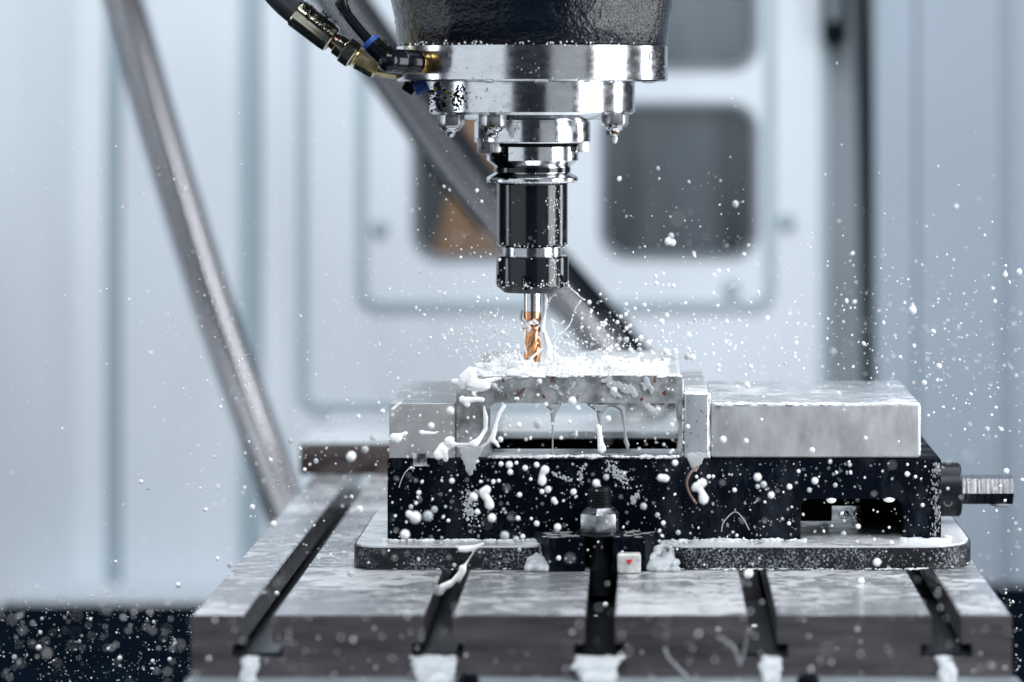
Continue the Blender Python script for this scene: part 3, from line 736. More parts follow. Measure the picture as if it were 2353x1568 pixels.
bm = bmesh.new(); random.seed(17)
for i in range(34): curl(bm, W(random.gauss(1965, 16), random.uniform(1165, 1232), 4+random.uniform(-3, 3)), random.uniform(1.0, 4.2), random.uniform(.2, .45), turns=random.uniform(.4, 1.3))
tag(obj('notch_swarf', bm, 'chip_dark'), 'tangle of dark swarf hanging in the notch of the vise body', 'swarf', kind='stuff')
# ------------------------------------------------------------------ coolant: puddles, foam, drips, splash
random.seed(21)
# milky puddle on the flange
pd = [(x+(1.5 if x < 90 else -1.5), y+(1.5 if y < 0 else -1.5)) for x, y in fl]
tag(obj('coolant_puddle', prism(pd, 'z', ZF_-.2, ZF_+1.1), 'puddle', bevel=.5), 'thin milky coolant puddle covering the ledge of the vise base', 'puddle')
# foam lines
def foam_line(name, pts, r0, r1, label, sq=.5, n=1.0, vox=.55, mat='foam'):
    bm = Soup(); pts = [Vector(p) for p in pts]
    for a, b in zip(pts, pts[1:]):
        L = (b-a).length
        for i in range(int(L*n*2.2)+1):
            tt_ = random.random(); p = a.lerp(b, tt_); r = random.uniform(r0*.6, r1*.85)*(.75+.7*noise.noise(Vector((p.x*.11, p.y*.1, r1))))
            ball(bm, p+Vector((random.gauss(0, .6), random.gauss(-.3, 1.2), random.gauss(0, .25))), r, 1, (1, 1, sq))
    return tag(obj(name, melt(bm, vox, 6, .6), mat, smooth=180), label, 'foam', kind='stuff')
foam_line('foam_edge', [(bx0-3, VF-1, ZF_+1.4), (VX(1250), VF-2, ZF_+1.2)], .8, 2.0, 'white bubbly foam along the foot of the vise body, left half', .7, 1.6)
foam_line('foam_edge', [(VX(1560), VF-2, ZF_+1.6), (n0+4, VF-2, ZF_+1.4)], .8, 2.4, 'white bubbly foam along the foot of the vise body, right half', .7, 1.6)
foam_line('foam_edge', [(n1-2, VF-2, ZF_+1.6), (bx1+4, VF-3, ZF_+1.6), (bx1+6, VF+14, ZF_+1.4)], 1.5, 4.2, 'white foam heap at the foot of the right end of the vise body', .6, 2)
foam_line('foam_edge', [(VX(1560), yf-1.0, .9), (x1-40, yf-1.5, .9)], .5, 1.3, 'thin white foam line where the vise base meets the table at front right', .7, 1.6)
foam_line('foam_edge', [(x1-40, yf-1, .9), (x1-14, yf+8, 1.2), (x1-3, yf+24, 1.2)], .8, 1.8, 'white foam line round the rounded right corner of the vise base', .7, 2)
foam_line('foam_edge', [(x0+2, yf+8, .9), (x0+20, yf-1.4, .9), (lx0, yf-1.4, .9)], .4, 1.0, 'thin white foam line under the left part of the vise base', .7, 1)
foam_line('foam_edge', [(VX(1122), VF-.5, ZB+1.2), (VX(1300), VF-.5, ZB+2.0), (VX(1556), VF-.5, ZB+1.5)], 1.2, 2.6, 'white foam lying along the front rail inside the bridge of the workpiece', .8, 2)
# coolant gushing through the recess left and right of the lug
def gush(name, x0g, x1g, zt0, label, seed, mat='thin'):
    random.seed(seed); bm = Soup()
    for i in range(90):
        t = random.random(); x = random.uniform(x0g, x1g); y = -66-30*t; z = zt0*(1-t**1.5)+1.5
        ball(bm, (x, y, max(1.6, z*random.uniform(.7, 1))), random.uniform(1.8, 3.0), 1, (1, 1.1, .8)); ball(bm, (x, y, max(1.6, z*.5)), 2.8, 1)
    return tag(obj(name, melt(bm, .6, 26, .7), mat, smooth=180), label, 'coolant', kind='stuff')
gush('coolant_flow', VX(1212), VX(1262), 15, 'cloudy coolant pouring over the ledge left of the clamp lug', 4, 'cloudy')
gush('coolant_flow', VX(1490), VX(1556), 17, 'glassy coolant pouring over the ledge right of the white cube', 5, 'cloudy')
# film over the clamp lug
random.seed(31); bm = Soup()
for i in range(60):
    x = random.uniform(W(1250, 0, -80).x, W(1500, 0, -80).x); y = random.uniform(-93, -64)
    if abs(x-sx_) < 10: continue
    ball(bm, (x, y, 22.3), random.uniform(1.5, 3.4), 1, (1.5, 1, .25))
tag(obj('coolant_film', melt(bm, .7, 3), 'thin', smooth=180), 'clear coolant film lying on the clamp lug around the nut', 'coolant', kind='stuff')

# foam films on jaw edges: bright beaded rims
def rim(name, a, b, r, label, amp=.3, par=None):
    a, b = Vector(a), Vector(b); L = (b-a).length; vert = abs((b-a).z) > L*.7; bm = Soup()
    for i in range(int(L*2.2)):
        t = random.random(); q = noise.noise(Vector((t*L*.09, r, 0)))
        p = a.lerp(b, t)+Vector((0 if not vert else random.gauss(0, .12), random.gauss(r*.5, r*.4), random.gauss(0, .12*r) if not vert else 0))
        ball(bm, p, r*(.62+.5*q+random.uniform(-.15, .15)), 1, (1.6, 1, .42) if not vert else (.6, .7, 1.8))
    return tag(obj(name, melt(bm, .4, 3), 'milk', smooth=180), label, 'coolant')
rim('coolant_bead', (VX(1640), VF+1.6, ZJ-.8), (VX(2108), VF+1.6, ZJ-.8), 2.2, 'white coolant bead running along the front top edge of the movable jaw')
rim('coolant_bead', (VX(1574), VF+.6, W(0, 905, VF).z), (VX(1627), VF+.6, W(0, 905, VF).z), 2.6, 'white coolant bead on the front top edge of the spotted jaw plate')
rim('coolant_bead', (VX(1110), VF+.6, zs-.6), (VX(1562), VF+.6, zs-.6), 2.6, 'white coolant bead along the front top edge of the workpiece', 1)
rim('coolant_bead', (VX(2115), VF+2, ZJ-3), (VX(2115), VF+2, ZB+2), 1.0, 'white coolant bead running down the right front corner of the movable jaw')
rim('coolant_bead', (VX(1630.5), VF+.4, ZJ+6), (VX(1630.5), VF+.4, ZB+1), 1.2, 'white coolant bead running down between the jaw plate and the movable jaw')
rim('coolant_bead', (VX(1569), VF-.2, zs-2), (VX(1569), VF-.2, ZB+2), 1.1, 'white coolant bead running down between the workpiece and the jaw plate')

# drips under the workpiece bridge
def drip(pts, label, name='coolant_drip', mat='milk', Y=-58, vox=.45):
    bm = Soup(); P_ = [W(x, y, Y) for x, y, r in pts]; chain(bm, P_, [r*.295 for x, y, r in pts])
    return tag(obj(name, melt(bm, vox, 3), mat, smooth=180), label, 'drip')
drip([(1255, 930, 6), (1262, 930, 10), (1271, 936, 11), (1282, 930, 9), (1271, 950, 7), (1270, 975, 3.5), (1270, 1010, 2.5), (1270, 1046, 3)], 'thin coolant thread hanging from the workpiece, leftmost of the three drips', mat='grey_liq')
drip([(1352, 928, 5), (1362, 930, 9), (1376, 938, 12), (1392, 932, 8), (1377, 952, 7), (1380, 975, 4), (1376, 985, 6)], 'grey coolant curtain under the workpiece above the white drop', mat='grey_liq')
drip([(1375, 982, 9), (1378, 1000, 7), (1380, 1020, 8.5), (1383, 1032, 11.5)], 'fat white club shaped coolant drop in the middle of the workpiece opening')
drip([(1410, 928, 5), (1420, 932, 9), (1430, 940, 7), (1434, 970, 3.5), (1437, 1002, 3.5), (1438, 1014, 6.5), (1442, 1024, 6), (1441, 1034, 2)], 'thin coolant thread with small bead right of the club shaped drop', mat='grey_liq')
drip([(1496, 928, 4), (1508, 931, 8), (1516, 936, 6.5), (1526, 930, 5)], 'short dark coolant point hanging at the right of the workpiece opening', mat='grey_liq')
drip([(1390, 930, 6), (1405, 930, 6), (1415, 932, 6)], 'grey coolant bead web between two drips under the workpiece', mat='grey_liq')
drip([(1556, 935, 4), (1561, 950, 7), (1564, 975, 5), (1562, 1010, 6), (1560, 1040, 8)], 'grey coolant running down the inner right leg of the workpiece', mat='grey_liq')
# hanging drops under ring edges
def bead(px, py, w_, h_, Y, label, mat='milk'):
    bm = Soup(); c = W(px, py, Y); s = (D0+Y)/FPX
    ball(bm, c, 1, 3, (w_*s, w_*s*.6, h_*s)); return tag(obj('hanging_drop', bm, mat, smooth=180), label, 'drop')
for px, w_, lab in ((1140, 14, 'below the middle left of the upper ring'), (1255, 16, 'below the centre of the upper ring'), (1345, 18, 'below the upper ring above the bright stripe'), (1410, 14, 'below the right half of the upper ring'), (1490, 16, 'below the right end of the upper ring')):
    x = (px-1223)*.3; Y = -math.sqrt(91.5**2-x*x) if px != 1490 else -30
    zz = TZ(187.5); s = (D0+Y)/FPX; py = 220-(zz-CZ)/s
    pxx = 1480+(x-CX)/s
    bead(pxx, py+1, w_, 4.2, Y, 'flat coolant drop hanging '+lab, 'thin')
bm = Soup(); cX, cZ = n3_; chain(bm, [(cX, -30, cZ-6.2), (cX, -30, cZ-8.6), (cX, -30, cZ-10)], [1.5, 2.3, 1.6]); tag(obj('hanging_drop', melt(bm, .35, 2), 'milk', smooth=180), 'milky drop hanging from the right coolant nozzle', 'drop')
bm = bmesh.new(); random.seed(5)
for i in range(20): curl(bm, (n2_[0]-3+random.gauss(0, 3), -61, n2_[1]-1+random.gauss(0, 2)), random.uniform(.6, 1.8), .35, turns=.8)
for i in range(12): curl(bm, (n3_[0]-1+random.gauss(0, 2), -38, n3_[1]-2+random.gauss(0, 2)), random.uniform(.6, 1.4), .3, turns=.8)
tag(obj('nozzle_swarf', bm, 'chip_dark'), 'dark swarf threads stuck on the middle and right nozzles', 'swarf', kind='stuff')
bm = Soup()
for c in ((n2_[0]-1, -60.5, n2_[1]+.5), (n3_[0]+.5, -38, n3_[1]-3.8), (n3_[0]+2, -38, n3_[1]-4.2)): ball(bm, c, 1.2, 2)
tag(obj('nozzle_swarf', bm, 'gold'), 'amber flecks of swarf on the nozzle tips', 'swarf', kind='stuff')
bead(2300, 1160, 26, 5, cy, 'clear drop hanging under the end of the hex shaft', 'thin')
bead(1924+20-34, 1148, 12, 9, -58, 'white drop hanging in the notch of the vise body, left one'); bead(2043, 1147, 14, 8, -58, 'white drop hanging in the notch of the vise body, right one')

# large airborne splashes
def mass(name, blobs, mat, label, cat, vox=.8, it=10, fl=(1, 1, 1), kind='stuff'):
    bm = Soup()
    for p, r in blobs: ball(bm, p, r, 1, (random.uniform(.8, 1.5)*fl[0], fl[1], random.uniform(.8, 1.5)*fl[2]))
    return tag(obj(name, melt(bm, vox, it, .6), mat, smooth=180), label, cat, kind=kind)
def smear(label, lines, Y=-61.0, dens=1.0):
    bl = []
    for x0_, y0_, x1_, y1_, wd in lines:
        for i in range(int(16*dens)):
            t = random.random(); x = x0_+(x1_-x0_)*t+random.gauss(0, wd*.5); y = y0_+(y1_-y0_)*t+random.gauss(0, wd*.35)
            bl.append((W(x, y, Y), random.uniform(.7, 1.9)*(wd/7)))
    return mass('coolant_smear', bl, 'cloudy', label, 'coolant', .5, 5, (1, .35, 1))
def splash(name, pts, label, Y=-75, vox=.6, mat='milk', dy=0):
    bm = Soup()
    for br_ in pts:
        P_ = [W(x, y, Y+dy*math.sin(i)) for i, (x, y, r) in enumerate(br_)]; chain(bm, P_, [r*.29 for x, y, r in br_])
        if len(br_) == 1: ball(bm, P_[0], br_[0][2]*.29, 2)
    return tag(obj(name, melt(bm, vox, 3), mat, smooth=180), label, 'splash')
splash('coolant_splash', [[(1062, 885, 12), (1068, 870, 18), (1080, 858, 17), (1082, 878, 19), (1096, 884, 16), (1112, 886, 14)], [(1080, 850, 8), (1078, 862, 14)], [(1112, 880, 10), (1135, 872, 6), (1142, 871, 5)], [(1085, 892, 10), (1108, 894, 7), (1120, 888, 9)], [(1042, 877, 8), (1050, 878, 9)], [(1062, 882, 10), (1060, 874, 8)]], 'large white coolant splash wrapped over the left corner of the workpiece')
splash('coolant_splash', [[(1007, 1045, 14), (1018, 1030, 15), (1032, 1022, 12), (1050, 1022, 5), (1075, 1022, 4.5), (1090, 1020, 11), (1098, 1014, 8), (1108, 1000, 5.5), (1116, 985, 6), (1116, 960, 7), (1112, 935, 3)], [(1030, 1014, 12), (1036, 1012, 11)], [(1018, 1035, 12), (1024, 1055, 8)]], 'white ribbon shaped coolant splash in front of the fixed jaw', Y=-80, dy=3)
splash('coolant_splash', [[(1108, 1026, 4), (1120, 1018, 3.5), (1132, 1005, 8), (1137, 990, 7), (1141, 970, 5), (1148, 950, 6), (1158, 934, 6)], [(1130, 1010, 8), (1140, 1018, 6), (1145, 1026, 4)]], 'slanting white splash across the left leg of the workpiece', Y=-72)
splash('coolant_splash', [[(1062, 918, 10), (1070, 920, 9), (1095, 918, 7), (1108, 919, 7)], [(1070, 926, 8), (1074, 930, 8)]], 'short horizontal white splash at the top of the left workpiece leg', Y=-75)
splash('coolant_splash', [[(905, 1006, 12), (912, 1008, 13), (922, 1001, 6), (932, 996, 6)]], 'comma shaped white splash on the grey fixed jaw', Y=-85)
splash('coolant_splash', [[(968, 994, 7), (980, 995, 5), (996, 996, 4), (1006, 993, 3)]], 'thin white dash of coolant on the fixed jaw', Y=-80)
splash('coolant_splash', [[(902, 941, 5), (912, 932, 4), (920, 926, 4)]], 'small slanted white dash at the top left of the fixed jaw', Y=-70)
splash('coolant_splash', [[(1054, 1342, 2), (1064, 1310, 9), (1069, 1298, 4), (1078, 1285, 2.4), (1092, 1262, 2.4), (1096, 1256, 5)], [(1058, 1318, 8), (1040, 1338, 8), (1030, 1345, 11), (1016, 1352, 12), (1010, 1362, 12)], [(1058, 1318, 7), (1062, 1306, 9)], [(1058, 1262, 8), (1072, 1262, 9), (1090, 1258, 6), (1110, 1250, 4)]], 'long white coolant strand falling from the vise ledge into the slot', Y=-120, vox=.6)
splash('coolant_splash', [[(1118, 1126, 11), (1109, 1131, 10), (1116, 1142, 10)], [(1120, 1145, 8), (1124, 1158, 11), (1126, 1162, 11)]], 'upper chain of merged white drops on the black vise body, left part', Y=-150)
splash('coolant_splash', [[(1252, 1080, 11), (1245, 1090, 6), (1246, 1106, 11)]], 'pair of joined white drops on the vise body below the workpiece', Y=-150)
splash('coolant_splash', [[(1614, 1110, 11), (1602, 1118, 10), (1612, 1130, 7), (1617, 1148, 12)], [(1600, 1118, 10), (1596, 1122, 8)]], 'chain of merged white drops on the vise body near the brown chip', Y=-160)
splash('coolant_splash', [[(1518, 1098, 9), (1530, 1100, 9)]], 'two merged white drops on the vise body right of the threaded stud', Y=-150)
# coolant tongue running down left leg
def tongue(label, x0_, x1_, y0_, y1_, xt, mat):
    bl = []
    for k in range(14):
        t = k/13; w_ = (x1_-x0_)/2*(1-t)**.8; cx = (x0_+x1_)/2*(1-t)+xt*t; n_ = max(1, int(w_/2.5))
        for j in range(-n_, n_+1): bl.append((W(cx+w_*j/n_+random.gauss(0, 1.5), y0_+(y1_-y0_)*t+random.gauss(0, 2), -60.6), random.uniform(1.0, 1.7)))
    return mass('coolant_tongue', bl, mat, label, 'coolant', .5, 6, (1, .55, 1))
tongue('pointed white coolant tongue running from the left workpiece leg onto the vise', 1056, 1104, 1030, 1088, 1080, 'cloudy')
tongue('small white coolant tongue running below the spotted jaw plate onto the vise', 1578, 1618, 1044, 1078, 1598, 'cloudy')
random.seed(71)
def bubbles(label, x0_, y0_, x1_, y1_, wd, n):
    bl = []
    for i in range(n):
        t = random.random(); x = x0_+(x1_-x0_)*t+random.gauss(0, wd*.4); y = y0_+(y1_-y0_)*t+random.gauss(0, wd*.4)
        bl.append((W(x, y, -60.8), random.uniform(.35, .95)))
    return mass('foam_patch', bl, 'cloudy', label, 'foam', .3, 1, (1, .3, 1))
bubbles('faint bubbly foam smear running down the vise body below the left workpiece leg', 1075, 1120, 1083, 1205, 26, 220)
bubbles('bubbly foam patch high on the vise body above the threaded stud', 1400, 1068, 1440, 1110, 20, 200)
bubbles('slanting foam patch right of the threaded stud on the vise body', 1455, 1160, 1462, 1135, 12, 80)
bubbles('short slanting row of bubbles on the vise body below the workpiece', 1268, 1088, 1312, 1104, 7, 60)
bubbles('small oval foam patch on the vise body above and left of the stud', 1336, 1075, 1332, 1112, 10, 60)

# smears on the slab front
random.seed(44)
smear('wide white smear of coolant over the middle right of the workpiece front', [(1398, 872, 1415, 905, 9), (1440, 885, 1462, 915, 9), (1415, 880, 1440, 900, 8), (1405, 905, 1425, 912, 6)], dens=1.3)
smear('thin white smears of coolant on the middle of the workpiece front', [(1265, 888, 1285, 893, 5), (1275, 893, 1290, 908, 4), (1300, 912, 1325, 870, 5)])
smear('tall oval white smear of coolant on the right half of the workpiece front', [(1482, 868, 1490, 900, 8), (1488, 880, 1496, 905, 6)])
smear('white coolant smears at the upper left of the workpiece front', [(1120, 870, 1200, 866, 6), (1125, 880, 1150, 900, 4)], dens=1.4)

# splash crown on the workpiece around the cutter
random.seed(9); bm = Soup()
def inside(x): return wpx0+9 < x < wpx1-4
for i in range(420):
    x = random.gauss(2, 27) if random.random() < .55 else random.uniform(-30, 95); y = random.uniform(-55, 60)
    if not inside(x): continue
    dd = math.hypot(x, y); k = noise.noise(Vector((x*.09, y*.09, 0)))
    if k < -.12 and dd > 22: continue
    r = random.uniform(1.0, 3.3)*(1.35 if dd < 30 else .9)*(1+k)
    ball(bm, (x, y, zs+r*.2+max(0, (26-dd))*.10*random.random()), r, 1, (random.uniform(.7, 2.0), random.uniform(.7, 1.3), random.uniform(.4, 1.2)))
for i in range(300):
    if random.random() < .7: x, y = random.gauss(0, 17), random.gauss(-14, 18)
    else: x, y = random.uniform(-25, 85), random.uniform(-52, 30)
    if not inside(x): continue
    dd = max(4, math.hypot(x, y)); h = random.uniform(2, 8)*(1.5 if dd < 20 else .85); lean = random.uniform(.1, 1.1)
    ux, uy = x/dd, y/dd; r = random.uniform(.35, 1.0)*(1.3 if dd < 20 else 1); P_ = []; ph_ = random.uniform(0, 6)
    for k in range(6):
        t = k/5; P_.append((x+ux*h*lean*t+.5*math.sin(ph_+t*5), y+uy*h*lean*t, zs+h*(t-.25*lean*t*t)))
    chain(bm, P_, [r*2.0, r*1.1, r*.8, r*.55, r*.6, r*random.uniform(.8, 1.6)])
tag(obj('coolant_splash', melt(bm, .5, 5, .55), 'milk', smooth=180), 'frothy white crown of coolant thrown up round the end mill on the workpiece', 'splash', kind='stuff')
# sheet and collar of liquid round the cutter
bm = Soup()
for i in range(60):
    a = random.uniform(0, 6.28); ball(bm, (6.2*math.cos(a), 6.2*math.sin(a), TZ(735+random.uniform(0, 20))+(.6*math.cos(a))), random.uniform(.7, 1.8), 1)
chain(bm, [W(1250, 676, 0), W(1253, 690, 0), W(1252, 715, 0), W(1248, 740, -3), W(1247, 760, -4)], [1.2, 2.2, 1.2, 2.0, 2.0])
chain(bm, [W(1203, 745, -2), W(1196, 735, 0), W(1199, 715, 2)], [1.6, 1.2, .9])
chain(bm, [W(1206, 760, -5), W(1204, 790, -6), W(1210, 812, -6)], [.9, .45, .7])
chain(bm, [W(1215, 840, -8), W(1222, 822, -8), W(1236, 810, -7), W(1248, 800, -4)], [1.5, 1.2, .9, .6])
chain(bm, [W(1250, 760, -2), W(1262, 800, -2), W(1256, 840, -2)], [1.4, 2.8, 3])
tag(obj('coolant_collar', melt(bm, .45, 2), 'milk', smooth=180), 'ragged white coolant collar clinging to the neck of the end mill', 'coolant', kind='stuff')
bm = Soup()
for pl in ([(1300, 648, 1.2), (1305, 655, 3), (1313, 664, 2.2), (1325, 674, 3), (1335, 684, 2.2), (1345, 690, 3)], [(1275, 675, 2.5), (1262, 690, 1.6), (1258, 712, 1.8)], [(1336, 690, 2.5), (1322, 710, 1.8), (1312, 740, 2.4), (1302, 755, 1.6), (1285, 770, 1.6), (1270, 800, 2.5)], [(1262, 738, 1.2), (1290, 742, 1.6), (1296, 738, 1)], [(1268, 742, 1.2), (1276, 765, 1.5), (1268, 785, 1.4)]):
    sp_ = spline([W(x, y, -5) for x, y, r in pl], 7)
    for q0, q1 in zip(sp_, sp_[1:]):
        if random.random() < .25: ball(bm, q0+Vector((random.gauss(0, .5), 0, random.gauss(0, .5))), random.uniform(.3, 1.0), 1); continue
        r_ = random.uniform(.28, .6); chain(bm, [q0, q1], [r_, r_*random.uniform(.6, 1.3)])
tag(obj('coolant_thread', melt(bm, .3, 1), 'milk', smooth=180), 'thin arcing threads of coolant flung off the collet nut to the right', 'coolant', kind='stuff')
# spills out of the slots at the table front
for i, (px, lab, wd, mt_) in enumerate(((575, 'below the leftmost slot', 20, 'cloudy'), (1000, 'below the second slot from the left', 58, 'cloudy'), (1374, 'below the middle slot', 60, 'cloudy'), (1772, 'below the second slot from the right', 26, 'cloudy'), (2172, 'below the rightmost slot', 18, 'cloudy'))):
    random.seed(60+i); bm = Soup(); c = W(px, 1500, FY-8)
    for k in range(16):
        t = k/15; hw = wd*.23*(1-.75*t)*(1+random.uniform(-.1, .1)); n_ = max(2, int(hw)); sh = random.gauss(0, .8)
        for j in range(n_+1):
            x = c.x+sh+hw*(2*j/n_-1)+random.gauss(0, .7); ball(bm, (x, FY-4-24*t**.6+random.gauss(0, .6), -25-24*t+random.gauss(0, .5)), random.uniform(2.3, 2.8)+.6*t, 1)
    tag(obj('coolant_spill', melt(bm, .9, 34, .7), mt_, smooth=180), 'whitish coolant spilling down the table front '+lab, 'spill')
# slot coolant
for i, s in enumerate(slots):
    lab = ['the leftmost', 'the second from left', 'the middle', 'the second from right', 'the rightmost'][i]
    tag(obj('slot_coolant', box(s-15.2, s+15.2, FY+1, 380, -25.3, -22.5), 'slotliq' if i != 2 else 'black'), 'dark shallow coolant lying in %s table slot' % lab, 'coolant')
# sprays in front of the table face (blurred strands)
for pl, lab in (([(1650, 1466, 4), (1662, 1470, 4), (1680, 1482, 5), (1692, 1500, 5), (1696, 1522, 5)], 'blurred arching coolant strand before the table front, right of the middle slot'), ([(1528, 1492, 5), (1534, 1510, 4), (1552, 1530, 4), (1580, 1560, 5)], 'blurred slanting coolant strand before the table front near the bottom'), ([(1720, 1440, 3), (1716, 1470, 3), (1708, 1505, 3.5), (1700, 1530, 4)], 'blurred beaded coolant strand rising beside the fourth slot')):
    splash('coolant_strand', [pl], lab, Y=-310, vox=.6, mat='thin')
random.seed(77)

# ------------------------------------------------------------------ spray
ico = {}
def unit(sub, mat='milk'):
    sub_ = sub; sub = (sub, mat)
    if sub not in ico:
        b = bmesh.new(); bmesh.ops.create_icosphere(b, subdivisions=sub_, radius=1)
        me = bpy.data.meshes.new('coolant_droplet'); b.to_mesh(me); b.free()
        for p in me.polygons: p.use_smooth = True
        me.materials.append(M[mat]); ico[sub] = me
    return ico[sub]
GG = {'vise': ('in front of the black vise body', 'larger coolant droplets in front of the vise body'),
      'jaw': ('in front of the jaws and workpiece', 'larger coolant droplets in front of the jaws'),
      'cut': ('above the workpiece right of the cutter', 'larger coolant droplets right of the cutter'),
      'cutl': ('left of the cutter before the pale wall', 'larger coolant droplets left of the cutter'),
      'right': ('over or beyond the movable jaw', 'larger coolant droplets at the right side'),
      'win': ('before the dark door windows', 'larger coolant droplets before the windows'),
      'low': ('before the table', 'larger coolant droplets before the table'),
      'floor': ('over the black floor at the bottom left', 'larger coolant droplets over the floor'),
      'left': ('before the slanted tube', 'larger coolant droplets at the left')}
CELL = {'vise': ([1000, 1130, 1260, 1440, 1580, 1720, 1850, 2000], ['below the jaw key', 'below the left workpiece leg', 'below the leftmost drip', 'above the threaded stud', 'right of the threaded stud', 'by the brown chip', 'by the V shaped chip', 'above the body notch', 'at the right body end'], [1110, 1170], ['high on the vise body', 'halfway up the vise body', 'low on the vise body']),
        'jaw': ([1049, 1140, 1300, 1450, 1568], ['before the fixed jaw', 'before the left workpiece leg', 'before the bridge, left', 'before the bridge, middle', 'before the bridge, right', 'before the spotted jaw plate'], [930, 990], ['level with the slab', 'level with the opening', 'near the rails']),
        'cut': ([1320, 1420, 1510, 1600, 1700, 1800], ['close to the end mill', 'over the grey rail end', 'over the black rail edge', 'just past the black rail edge', 'above the jaw plate', 'above the jaw gap', 'far right of the cutter'], [700, 790], ['high in the fan of spray', 'midway in the fan of spray', 'low over the workpiece']),
        'cutl': ([1060, 1140], ['far left of the end mill', 'left of the end mill', 'close left of the end mill'], [740, 800], ['near the collet nut level', 'near the flute level', 'low over the workpiece']),
        'right': ([1850, 2010, 2160, 2260], ['before the movable jaw, left', 'before the jaw below the gasket', 'before the movable jaw, right', 'above the screw collar', 'above or past the hex shaft'], [860, 1000, 1110], ['above the jaw top', 'level with its upper edge', 'level with its bottom edge', 'level with the hex shaft']),
        'win': ([1300, 1560, 1760], ['in the left window', 'in the large window, left half', 'in the large window, right half', 'right of the windows'], [450, 540], ['high up', 'midway down', 'at the window bottom']),
        'low': ([626, 973, 1346, 1420, 1720, 2140], ['at the left edge block', 'at the second block from left', 'left of the middle slot', 'at the middle slot', 'right of the middle slot', 'at the second block from right', 'at the right edge block'], [1315, 1415, 1500], ['over the vise ledge', 'over the table top', 'over the upper table front', 'over the lower table front']),
        'floor': ([110, 220, 330], ['at the far left', 'left of the floor middle', 'right of the floor middle', 'next to the table corner'], [1420, 1490], ['near the wall foot', 'halfway down the floor', 'near the picture bottom']),
        'left': ([500, 690], ['on the pale wall side', 'along the slanted tube', 'by the back of the table'], [1000, 1160], ['above the brown block', 'level with the brown block', 'over the leftmost slot'])}
def words(z, px, py, rd, dim):
    xs_, xn, ys_, yn = CELL[z]
    size = 'tiny' if rd < 4 else 'small' if rd < 5.6 else 'medium' if rd < 7.4 else 'large' if rd < 9.5 else 'huge'
    return '%s %s droplet %s, %s' % (size, 'dim' if dim else 'white', xn[sum(px > q for q in xs_)], yn[sum(py > q for q in ys_)])
def zone(px, py):
    if px < 440 and py > 1345: return 'floor'
    if py > 1245: return 'low'
    if 893 <= px <= 2160 and py > 1056: return 'vise'
    if 893 <= px <= 1632 and py > 885: return 'jaw'
    if px > 1900 or (px > 1632 and py > 860): return 'right'
    if py < 620: return 'win'
    if px < 893: return 'left'
    if px < 1223: return 'cutl'
    return 'cut'
cnt = 0
def drop(px, py, rd, Y, el=None, dim=False, Rv=5):
    """individual droplet, rd = its radius in picture px"""
    global cnt
    z_n = zone(px, py); g = (words(z_n, px, py, Rv, dim), GG[z_n][1]); o = bpy.data.objects.new('coolant_droplet', unit(3, 'cloudy' if dim or random.random() < .3 else 'milk')); COL.objects.link(o)
    s = (D0+Y)/FPX; o.location = W(px, py, Y)*MM; r = rd*s*MM
    e = el if el is not None else random.uniform(1, 1.3)
    o.scale = (r, r, r*e); o.rotation_euler = (0, random.uniform(-.5, .5), 0)
    tag(o, g[0], 'droplet', g[1]); cnt += 1
def bokeh(px, py, Rv, dim=False, el=1.05):
    if dim: k, rd = Rv*.8, Rv*.36
    else: k, rd = Rv*.30, Rv*.84
    A_ = cam_d.lens/cam_d.dof.aperture_fstop
    K = A_*6800/2/2000
    dz = 2000*k/(K+k); drop(px, py, rd, -48-dz, el, dim, Rv)
z3 = """410,1130,42 490,1120,36 530,1080,24 433,975,18 383,1063,17 415,1040,14 438,1020,22d 340,1243,27 640,900,20 775,1000,30
800,1095,20 892,1133,30 972,1245,32 1043,1268,24 1085,1250,18 1000,800,25 948,795,18 1045,788,14 1100,820,20 1172,800,20 1006,845,20 985,945,30d
1243,955,24 1205,968,18 1135,890,13 1065,988,18 1403,970,22 1280,1020,20 1290,1035,18 1303,1192,26 1172,1168,20 1055,1135,18 1005,1135,22d 1138,1138,12
1345,1180,16d 1545,915,27 1608,877,22 1608,835,14d 1843,1060,24 1930,1115,18 1967,1165,17 1975,885,20 2060,1225,18 2040,787,22 2105,1290,18 1525,860,15d
2175,875,12 2250,875,14 2280,872,12 1382,1390,42d 1310,1385,18 1605,1190,30d 1063,1330,15 600,1063,12 618,1150,14 820,905,12 900,905,16 935,900,14
1207,1045,15d 1700,1000,18d 510,1255,18d 290,1210,22d 640,1030,16d 280,1385,28d 620,1380,22d 655,1430,16 290,885,20d 570,985,16d 735,895,18d
1060,550,20 1180,545,32 1378,530,14 1620,510,22 2020,548,14 945,640,20 1105,640,14 1133,633,12 1325,630,14 905,305,22 1190,275,18 1395,400,30
510,555,24 630,460,30 1430,445,20 1230,422,16 1180,362,12 95,705,26 55,495,14 150,630,22 10,745,34 440,490,10 340,640,14 740,505,10 775,355,14
1915,635,10 1858,670,14d 1970,673,13 2025,710,12 1210,675,12d 1500,900,14d 1780,830,12d 1907,1040,14d 1450,1300,12d 205,465,18 180,410,10 60,1080,28 1660,330,20 1585,395,14 2120,560,16 1040,385,12 1780,445,22d 1940,450,12"""
